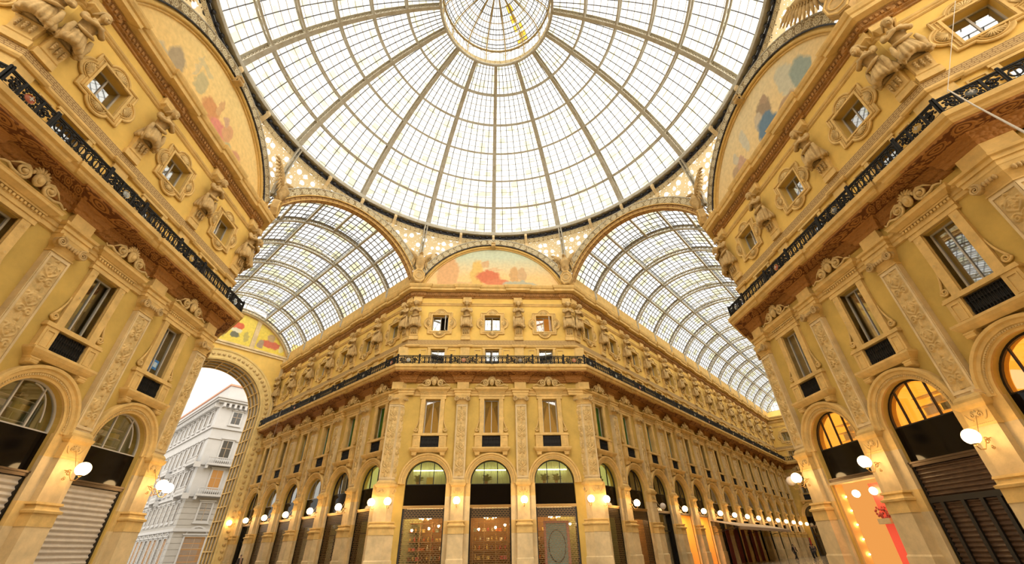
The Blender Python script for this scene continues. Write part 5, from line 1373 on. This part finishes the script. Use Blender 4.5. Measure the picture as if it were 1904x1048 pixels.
# orange display window of the far shop on the orange-arch block
u = BAYS['R'][0]
P = Proto('window_display', (0,.5,0)); g = MB(); g.bx(-1.42,1.42,.5,.56,0.1,4.3); k = P.part('glowing_panel', g, glow('orange_panel',(1,.40,.09),.8))
b = MB(); b.bx(.35,1.35,.4,.46,.2,4.1); P.part('red_banner', b, plain('red_banner',(.75,.10,.06),.6,emit=(1,.10,.05),es=.45), False, k)
t = MB(); t.bx(-1.5,1.5,-.12,.3,4.26,4.36); P.part('light_shelf', t, M_STL)
for q in range(6): e = MB(); e.ell((-1.36,.42,.6+.62*q),(.035,.035,.035),8,6); P.part('bulb', e, M_BULB, True)
for x in (-.35,.75): e = MB(); e.ell((x,.2,3.75),(.17,.17,.17),14,10); P.part('globe', e, M_LAMP, True)
P.place(at('R',u), 'orange window display with red banner '+where('R',0), 'window display')
P = Proto('flower_box', (0,.25,2.4)); b = MB(); b.bx(.3,1.,.15,.4,2.4,2.62); P.part('box', b, M_STL); l = MB()
for q in range(40): l.ell((random.uniform(.3,1.),random.uniform(.15,.4),random.uniform(2.6,3.1)),(.06,.04,.06),5,4)
P.part('flowers', l, plain('red_flower',(.5,.08,.05),.6)); P.place(at('R',u), 'small box of red flowers in the orange window display', 'flower box')
# ---- things inside the arch windows
def plant():
    P = Proto('potted_plant', (0,.75,6.0)); p = MB(); p.lathe([(.001,6.0),(.1,6.0),(.14,6.22),(.12,6.2)],12,(0,.75,0)); P.part('pot', p, M_POT, True); l = MB()
    for q in range(34):
        a = random.uniform(0,2*PI); e = random.uniform(.3,1.2); L = random.uniform(.3,.62); c, s = math.cos(a)*math.cos(e), math.sin(a)*math.cos(e)
        l.tube([(0,.75,6.2),(c*L*.6,.75+s*L*.4,6.2+L*math.sin(e)),(c*L,.75+s*L*.6,6.2+L*math.sin(e)*.95)],[.012,.045,.005],4,.4)
    P.part('foliage', l, M_LEAF); return P
PL_ = plant()
for fr, i, du in (('C',1,-.35),('C',2,.25),('C',2,-.7),('C',0,-.75),('LA',0,.3),('RA',0,.2)): PL_.place(at(fr,BAYS[fr][i]+du), {-.35:'bushy potted plant in the middle green arch window ahead',.25:'taller potted plant in the green arch window beside the awning arcade',-.7:'smaller potted plant in the green arch window beside the awning arcade',-.75:'potted plant in the green arch window beside the street arcade',.3:'potted plant in the first green arch window of the street arcade',.2:'potted plant in the first arch window of the awning arcade'}[du], 'potted plant', 'potted plants', sc=None)
P = Proto('picture_frame', (0,.8,6.02)); f = rect_frame(MB(), -.28,.28,6.02,6.55,.04,.78,.82); P.part('frame', f, M_RAIL); b = MB(); b.bx(-.24,.24,.8,.82,6.06,6.51); P.part('picture', b, plain('sunflower',(.6,.42,.08),.6))
P.place(at('C',BAYS['C'][0]+.2), 'small yellow picture standing in the green arch window ahead', 'picture')
CU = Proto('curtain', (0,1.17,6.)); CU.part('curtain', curtain_mb(), M_CURT, True)
LS = Proto('strip_light', (0,1.5,7.3)); l = MB(); l.bx(-1.2,1.2,1.05,1.15,7.05,7.12); LS.part('tube', l, glow('strip', (.95,1,.45), 9.))
for fr, i in [('C',0),('C',1),('C',2)]+[('LA',1)]+[('RA',k) for k in (1,2,3,4)]: CU.place(at(fr,BAYS[fr][i]), 'pleated pale curtain in the half-round window '+where(fr,i), 'curtain', 'arch window curtains')
for i in range(3): LS.place(at('C',BAYS['C'][i]), 'strip light in green arch window '+where('C',i), 'strip light', 'strip lights')
def shelf2():
    P = Proto('office_shelf', (0,1.2,6.)); m1 = plain('white_box',(.8,.72,.6),.6); b = MB()
    for z in (6.3,6.7,7.1): b.bx(-.9,1.3,1.1,1.5,z,z+.03)
    k = P.part('boards', b, m1)
    for q, (x,z,w_,h_) in enumerate(((-.6,6.33,.5,.3),(.2,6.33,.4,.28),(.8,6.73,.35,.22),(-.1,6.73,.5,.2),(.5,7.13,.3,.2))): c = MB(); c.bx(x,x+w_,1.1,1.4,z,z+h_); P.part('carton', c, [m1,M_DARK,PMS[1]][q%3])
    return P
S2 = shelf2()
for fr, i in (('R',0),('R',1),('R',2),('L',0),('L',1),('RN',0)): S2.place(at(fr,BAYS[fr][i]), 'carton-filled office shelf in arch window '+where(fr,i), 'shelf', 'office shelves')
# ---- awning
P = Proto('awning', (0,0,3.2)); a0, a1 = .18+PD*5-1.1, .18+PD*9+1.2
mb = MB(); mb.loft([[(a0,0,4.15),(a0,-3.1,3.45),(a0,-3.1,3.40),(a0,0,4.08)],[(a1,0,4.15),(a1,-3.1,3.45),(a1,-3.1,3.40),(a1,0,4.08)]])
k = P.part('canvas', mb, plain('awning_canvas', (.62,.48,.33), .9)); v = MB()
for q in range(int((a1-a0)/.3)):
    x = a0+.3*q; v.prism([(x,3.45),(x+.3,3.45),(x+.3,3.2),(x+.15,3.12),(x,3.2)],-3.12,-3.10)
P.part('scalloped_valance', v, plain('valance', (.58,.42,.28), .9), False, k); f = MB()
for x in (a0+.2,(a0+a1)/2,a1-.2): f.bar((x,-.3,2.9),(x,-3.,3.4),.05)
P.part('arm', f, M_FRB); P.place(at('RA',0), 'long pale canvas awning over the cafe fronts of the awning arcade', 'awning')
for i, u_ in enumerate((26.,29.,31.5,34.5,37.)):
    P = Proto('cafe_curtain', (0,-.75,0)) if i == 0 else P
    if i == 0:
        mb = MB(); mb.loft([[(-.5+.05*q,-.75+.07*math.sin(q*1.5),z) for q in range(21)] for z in (0.05,3.3)], False); P.part('curtain', mb, plain('dark_red_curtain',(.16,.03,.02),.9), True)
    P.place(at('RA',u_), '%s dark red cafe curtain under the awning, counting from the octagon' % ORD[i], 'curtain', 'cafe curtains')
# ---- gold mannequin
def figure(name, pose, mats, hair=True, h=1.75):
    """a standing or walking adult; body one surface, clothes and hair as children"""
    P = Proto(name); b = MB(); st = pose
    hz = .93; sh = 1.43
    def leg_(s, f):
        k = (s*.10,-.05-f*.16,.50+.02*abs(f)); a = (s*.10,.02-f*.34+(.05 if f < 0 else 0),.09+(.06 if f < 0 else 0)); return [(s*.09,0,hz),k,a], (a[0],a[1],a[2])
    for s, f in ((-1,st),(1,-st)):
        pts, a = leg_(s,f); b.tube([pts[0],[(x+y)/2 for x,y in zip(pts[0],pts[1])],pts[1],[(x*.65+y*.35) for x,y in zip(pts[1],pts[2])],pts[2]],[.085,.08,.057,.058,.04],8)
        b.tube([(a[0],a[1]+.05,a[2]-.045),(a[0],a[1]-.08,a[2]-.05),(a[0],a[1]-.17,a[2]-.06)],[.04,.042,.03],7)
    b.tube([(0,0,.88),(0,0,.98),(0,-.01,1.15),(0,-.0,1.33),(0,0,1.44),(0,0,1.5)],[.14,.155,.135,.165,.13,.06],12,1.0)
    b.tube([(0,0,1.45),(0,-.02,1.56)],[.055,.05],8); b.ell((0,-.025,1.645),(.078,.095,.115),12,9); b.ell((0,-.125,1.635),(.014,.02,.022),6,5); b.ell((0,-.112,1.595),(.025,.012,.01),6,4)
    for s in (-1,1): b.ell((s*.08,-.01,1.64),(.012,.025,.032),6,5); b.ell((s*.03,-.108,1.66),(.014,.01,.009),6,4)
    hand = []
    for s, f in ((-1,-st),(1,st)):
        el = (s*.235,.03-f*.10,1.13); wr = (s*.245,-.06-f*.26,.90)
        b.tube([(s*.12,0,1.43),(s*.19,0,1.42),(s*.225,.02-f*.05,1.28),el,[(x*.6+y*.4) for x,y in zip(el,wr)],wr],[.06,.066,.052,.043,.042,.03],8)
        hx, hy, hz_ = wr; b.ell((hx,hy-.02,hz_-.055),(.02,.038,.05),8,6)
        for q in range(4):
            fy = hy-.05+.02*q; L = (.07,.08,.075,.06)[q]; b.tube([(hx,fy,hz_-.09),(hx-s*.004,fy-.005,hz_-.09-L*.55),(hx-s*.014,fy-.006,hz_-.09-L)],[.0095,.009,.007],6)
        b.tube([(hx,hy-.05,hz_-.04),(hx-s*.005,hy-.078,hz_-.075),(hx-s*.008,hy-.082,hz_-.105)],[.011,.0095,.008],6)
    body = remesh(b, .0085, mats[0], 'body', 1); P.part('body', body, mats[0])
    if hair:
        hb = MB(); hb.ell((0,.0,1.68),(.088,.105,.09),12,8); P.part('hair', hb, mats[1], True, 0)
        c = MB(); secs = []
        for z, rx, ry in ((.80,.19,.15),(.95,.185,.145),(1.15,.165,.135),(1.33,.20,.14),(1.42,.19,.11),(1.485,.075,.075)): secs.append([(rx*math.cos(t),ry*math.sin(t),z) for t in np.linspace(0,2*PI,21)])
        c.loft(secs)
        for s, f in ((-1,-st),(1,st)): c.tube([(s*.14,0,1.42),(s*.2,0,1.42),(s*.225,.02-f*.05,1.28),(s*.235,.03-f*.10,1.13),(s*.243,-.03-f*.2,.98)],[.085,.085,.07,.06,.052],9)
        P.part('coat', c, mats[2], True, 0); t = MB()
        for s, f in ((-1,st),(1,-st)):
            pts, a = leg_(s,f); t.tube([(pts[0][0],0,.95),pts[0],pts[1],(pts[2][0],pts[2][1],pts[2][2]+.02)],[.115,.11,.08,.062],9)
        P.part('trousers', t, mats[3], True, 0)
    return P
SK = plain('skin',(.42,.25,.16),.6); HA = plain('hair',(.02,.015,.01),.6); CO = [plain('coat_%d' % i, c, .8) for i, c in enumerate(((.02,.018,.02),(.05,.04,.035),(.035,.03,.05),(.20,.06,.03)))]; TR = plain('trousers',(.03,.03,.035),.8)
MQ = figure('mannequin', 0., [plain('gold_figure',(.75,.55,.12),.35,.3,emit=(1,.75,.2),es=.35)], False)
MQ.place(at('RA',BAYS['RA'][0]+.1,-.9), 'gold mannequin behind the first grille of the awning arcade', 'mannequin')
F1 = figure('person', 0., [SK,HA,CO[0],TR]); F2 = figure('person', .75, [SK,HA,CO[1],TR])
def person(F, x, y, rz, label, coat=None):
    sw = None
    if coat is not None:
        me = [p for p in F.parts if p[0] == 'coat'][0][1].copy(); me.materials.clear(); me.materials.append(CO[coat]); sw = {'coat': me}
    F.place(((x,y,0),rz), label, 'person', 'passers-by', swap=sw)
for i, (s_, v_, rz, F, c, tx) in enumerate(((41.,3.6,10,F2,0,'person in a dark coat walking beyond the awning, nearest of the arcade walkers'),(47.,4.4,200,F1,1,'person in a brown coat standing in the awning arcade past the awning'),(54.,3.4,160,F2,2,'person in a bluish dark coat walking near the awning arcade end'),(60.,4.6,30,F1,0,'person in black standing farthest along the awning arcade'))):
    p = at('RA',s_,v_); person(F, p[0][0], p[0][1], R(rz), tx, c)
p = at('LA',-21.5,1.5); person(F1, p[0][0], p[0][1], R(60), 'person in a dark coat standing by the street arcade shops', 1)
for q, (a_, b_, F, c, tx) in enumerate(((3.,9.,F2,3,'person in a rust coat walking in the street outside the arch'),(4.6,11.,F1,0,'person in black standing in the street outside the arch'),(2.,13.,F2,2,'person in a bluish coat walking farther off in the street'))):
    person(F, PO[0]+S*(-a_)-S*b_, PO[1]+S*(-a_)+S*b_, R(70*q), tx, c)
# ---- round shop clock-like wheels behind the glass, red sign, cables, camera
P = Proto('red_sign', (0,-.75,1.6)); b = MB(); b.bx(-.35,.35,-.8,-.7,1.5,2.7); P.part('panel', b, plain('red_sign',(.6,.03,.02),.5)); P.place(at('RA',.18+PD*14-.2), 'red upright sign on the last pier of the awning arcade', 'sign')
def cable(pts, label, mat, r_=.012, nm='cable'):
    mb = MB(); o = pts[0]; mb.tube([tuple(a-b for a,b in zip(p,o)) for p in pts], r_, 5); tag(ob(nm, mb.mesh(nm, mat), None, o), label, 'cable')
M_CAB = plain('pale_cable', (.62,.55,.45), .6)
cable([(16.72,-8.8,15.7),(13.0,-10.72,11.6),(8.6,-12.95,7.2)], 'pale cable slanting down from the railing at the near orange-arch corner', M_CAB, .02)
cable([(16.7,-8.75,15.6), (18.85,-9.95,20.3)], 'thin wire running up from the railing at the near orange-arch corner', M_CAB, .012)
a = at('LA',-22.5,1.4,15.9)[0]; b2 = at('LA',-22.9,1.3,4.5)[0]; cable([a,b2], 'thin wire hanging down the street arcade from the balcony', M_CAB, .012)
P = Proto('security_camera', (0,-.5,6.2)); b = MB(); b.bx(-.05,.05,-.75,-.45,6.15,6.25); P.part('housing', b, M_STL); l = MB(); l.lathe([(.05,0),(.05,-.05),(.03,-.06)],10,(0,-.75,6.2),'y'); P.part('lens', l, M_FRB, True); t = MB(); t.bar((0,-.45,6.2),(0,-.3,6.1),.03); P.part('mount', t, M_STL)
P.place(at('R',3.1), 'small white security camera on the orange-arch block', 'security camera')
P = Proto('drape', (0,.75,9.7))
for sg in (-1,1):
    mb = MB(); mb.loft([[(sg*(.86-w_*q/10), .75+.05*math.sin(q*2.1), z) for q in range(11)] for z,w_ in ((9.3,.28),(10.2,.26),(11.2,.5),(12.2,.74),(12.6,.8))], False); P.part('drape_panel', mb, plain('amber_drape',(.42,.20,.05),.9), True)
mb = MB(); mb.loft([[(-.9+.15*q,.7+.03*math.sin(q*2.4),z+(0 if z > 12.3 else .12*math.sin(q*1.57))) for q in range(13)] for z in (12.75,12.0)], False); P.part('valance', mb, plain('gold_valance',(.62,.34,.05),.9), True)
for i, u in enumerate(BAYS['C']): P.place(at('C',u), 'amber window drapes in the tall window '+where('C',i), 'drapes', 'amber window drapes')
for q, (dx, dz) in enumerate(((-.28,.0),(.2,.12))):
    P = Proto('poster', (0,.29,10.1)); mb = MB(); mb.bx(-.2,.2,.285,.298,10.0,10.5); P.part('sheet', mb, plain('poster_blue',(.05,.22,.55),.5)); mb = MB(); mb.bx(-.12,.12,.278,.286,10.12,10.38); P.part('white_patch', mb, plain('poster_pale',(.55,.68,.75),.5))
    M_ = at('L',4.93+dx,0,dz); P.place(M_, '%s blue poster in the tall window beside the street arch' % ('lower' if q == 0 else 'upper'), 'poster', 'blue window posters')
# ---------------------------------------------------------------- light, sky, camera
sc = bpy.context.scene
w = bpy.data.worlds.new('sky'); sc.world = w; w.use_nodes = True; nt = w.node_tree; nt.nodes.clear()
o = ND(nt,'ShaderNodeOutputWorld'); bg = ND(nt,'ShaderNodeBackground'); tc = ND(nt,'ShaderNodeTexCoord'); ns = ND(nt,'ShaderNodeTexNoise'); ns.inputs['Scale'].default_value = 2.2; ns.inputs['Detail'].default_value = 4
nt.links.new(tc.outputs['Generated'], ns.inputs['Vector']); nt.links.new(ramp(nt, ns.outputs['Fac'], [(.3,(.97,.93,.86)),(.7,(1,.945,.84))]), bg.inputs[0]); 
dt = ND(nt,'ShaderNodeVectorMath', operation='DOT_PRODUCT'); dt.inputs[1].default_value = (.34,-.86,.38)      # brightest cloud behind the viewpoint
nrm = ND(nt,'ShaderNodeVectorMath', operation='NORMALIZE'); nt.links.new(tc.outputs['Generated'], nrm.inputs[0]); nt.links.new(nrm.outputs[0], dt.inputs[0])
k_ = mth(nt,'POWER', mth(nt,'MULTIPLY', mth(nt,'ADD', dt.outputs['Value'], 1.), .5), 2.5)
nt.links.new(mth(nt,'ADD', mth(nt,'MULTIPLY', k_, 3.6), 1.15), bg.inputs[1])
nt.links.new(bg.outputs[0], o.inputs[0])
cd = bpy.data.cameras.new('camera'); cam = bpy.data.objects.new('camera', cd); COL.objects.link(cam); sc.camera = cam
CXX, CYY, CZZ, YAW, PIT, ROL, FPX, PPY = -.1295,-16.8013,1.6523,.0594,.5831,-.0196,761.26,521.08
cd.sensor_width = 36; cd.lens = 36*FPX/1904; cd.shift_y = (PPY-524)/1904; cd.clip_start = .05; cd.clip_end = 500
fw = Vector((math.sin(YAW)*math.cos(PIT), math.cos(YAW)*math.cos(PIT), math.sin(PIT))); rt = Vector((math.cos(YAW),-math.sin(YAW),0)); up = rt.cross(fw)
r2 = rt*math.cos(ROL)+up*math.sin(ROL); u2 = up*math.cos(ROL)-rt*math.sin(ROL)
mw = Matrix((( r2.x,u2.x,-fw.x,CXX),(r2.y,u2.y,-fw.y,CYY),(r2.z,u2.z,-fw.z,CZZ),(0,0,0,1))); cam.matrix_world = mw
vs = sc.view_settings; vs.view_transform = 'Standard'; vs.look = 'None'; vs.gamma = 1; vs.exposure = 0.14; vs.use_curve_mapping = False
cy = sc.cycles; cy.use_denoising = True; cy.max_bounces = 7; cy.diffuse_bounces = 2; cy.glossy_bounces = 3; cy.transparent_max_bounces = 16; cy.caustics_reflective = False; cy.caustics_refractive = False; cy.sample_clamp_indirect = 8
